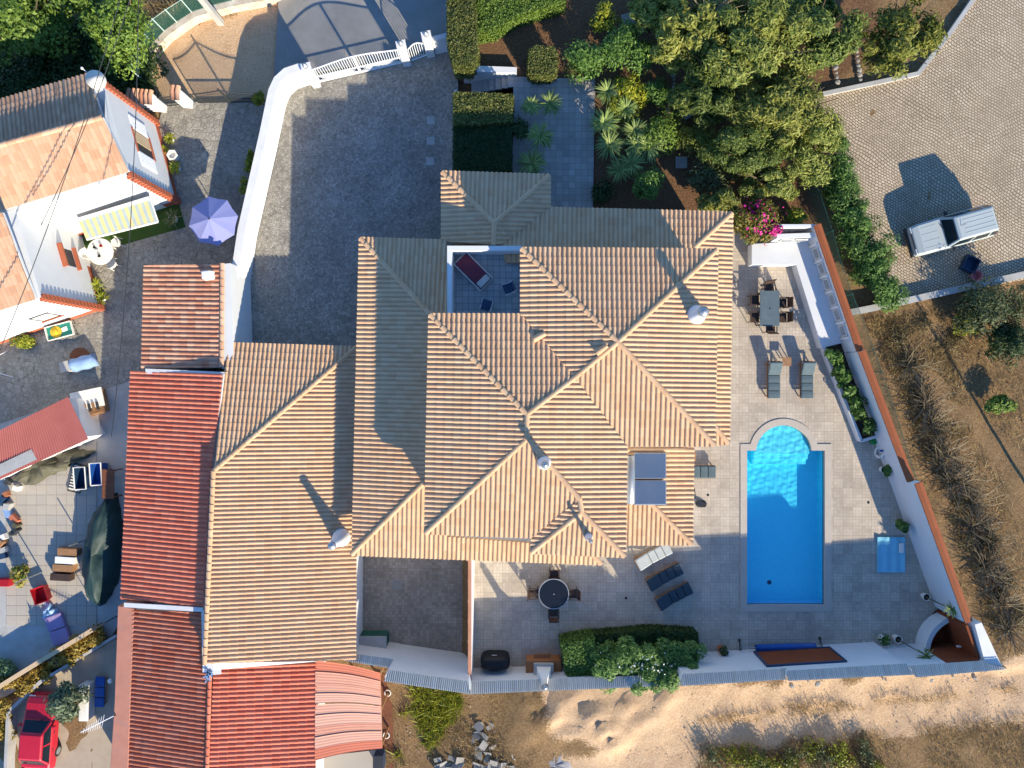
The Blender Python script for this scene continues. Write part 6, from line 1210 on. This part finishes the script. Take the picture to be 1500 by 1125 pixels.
an = thing('tv_antenna', 'white television antenna with many rods over the lane', 'antenna', W(168,1048,1.4)); e = W(118,1073,2.2)-an.location; mb = MB(); mb.tube([(0,0,0), e*.35, e], .022, 6)
for i in range(9): c = e*(.35+.07*i); mb.bar(c+Vector((.05,.25+.02*i*0,0))*(1.3-.1*i), c-Vector((.05,.25,0))*(1.3-.1*i), .015)
mb.build('rods', wmetal, an); MB().bar((0,0,-.3),(0,0,.05),.05).build('mast', dmetal, an)
MB().lathe([(.10,0),(.12,.08),(.06,.12),(0,.12)], 14).build('lamp', plastw, loc=W(162,997,-.1)+Vector((0,0,0)), label='round white lamp on the salmon parapet wall', cat='lamp')
for (x,y,lb) in ((568,1015,'white ring lying on the narrow brown path'), (566,1077,'open white ring lying further along the narrow brown path')): mb = MB(); mb.tube([(.16*math.cos(a),.16*math.sin(a),.03) for a in np.linspace(0,6.283,14)], .03, 6, cap=False); mb.build('ring', plastw, loc=W(x,y,-1.0), label=lb, cat='ring')
sheet('side_path', [(552,984),(574,990),(578,1160),(552,1160)], -1.03, bwood)
sheet('yard_slab_corner', [(470,1108),(556,1098),(556,1180),(470,1180)], -1.02, slab_m)
t = thing('dark_bin', 'dark bin with pale rim at the corner of the lean-to', 'bin', W(558,1108,-1.0)); MB().box((0,0,.4),(.5,.85,.8)).build('body', dblue, t, bevel=.03); MB().box((0,0,.82),(.54,.9,.04)).build('lid', dmetal, t)
# roof terrace furniture
tl = thing('terrace_lounger', 'sun lounger with a pale pillow in the shaded roof terrace', 'sun lounger', W(694,399,2.9), R(135)); MB().box((0,0,.36),(1.7,.74,.07)).build('cushion', M('plum_cushion',(.13,.035,.06),(.10,.028,.05),4,.9), tl, bevel=.02); MB().box((-.68,0,.45),(.32,.66,.12)).build('pillow', cushw, tl, bevel=.05)
mb = MB(); mb.tube([(.9,-.42,.34),(.9,.42,.34),(-.9,.42,.34),(-.9,-.42,.34),(.9,-.42,.34)], .02, 6); mb.build('frame', wmetal, tl)
for x in (-.7,.7):
    for y in (-.36,.36): MB().box((x,y,.17),(.03,.03,.34)).build('leg', wmetal, tl)
for (x,y,a,lb) in ((745,424,R(200),'folding chair on the roof terrace nearer the tiled slope'), (713,448,R(75),'folding chair on the roof terrace by the eave')):
    t = thing('terrace_chair', lb, 'chair', W(x,y,2.9), a, 'roof terrace chairs'); MB().box((0,0,.4),(.48,.46,.03)).build('seat', dblue, t); MB().box((-.27,0,.66),(.03,.44,.42)).build('backrest', dblue, t); mb = MB()
    for s in (-.25,.25): mb.tube([(.26,s,0),(-.24,s,.62),(-.3,s,.92)], .014, 5); mb.tube([(-.26,s,0),(.24,s,.6)], .014, 5)
    mb.build('frame', wmetal, t)
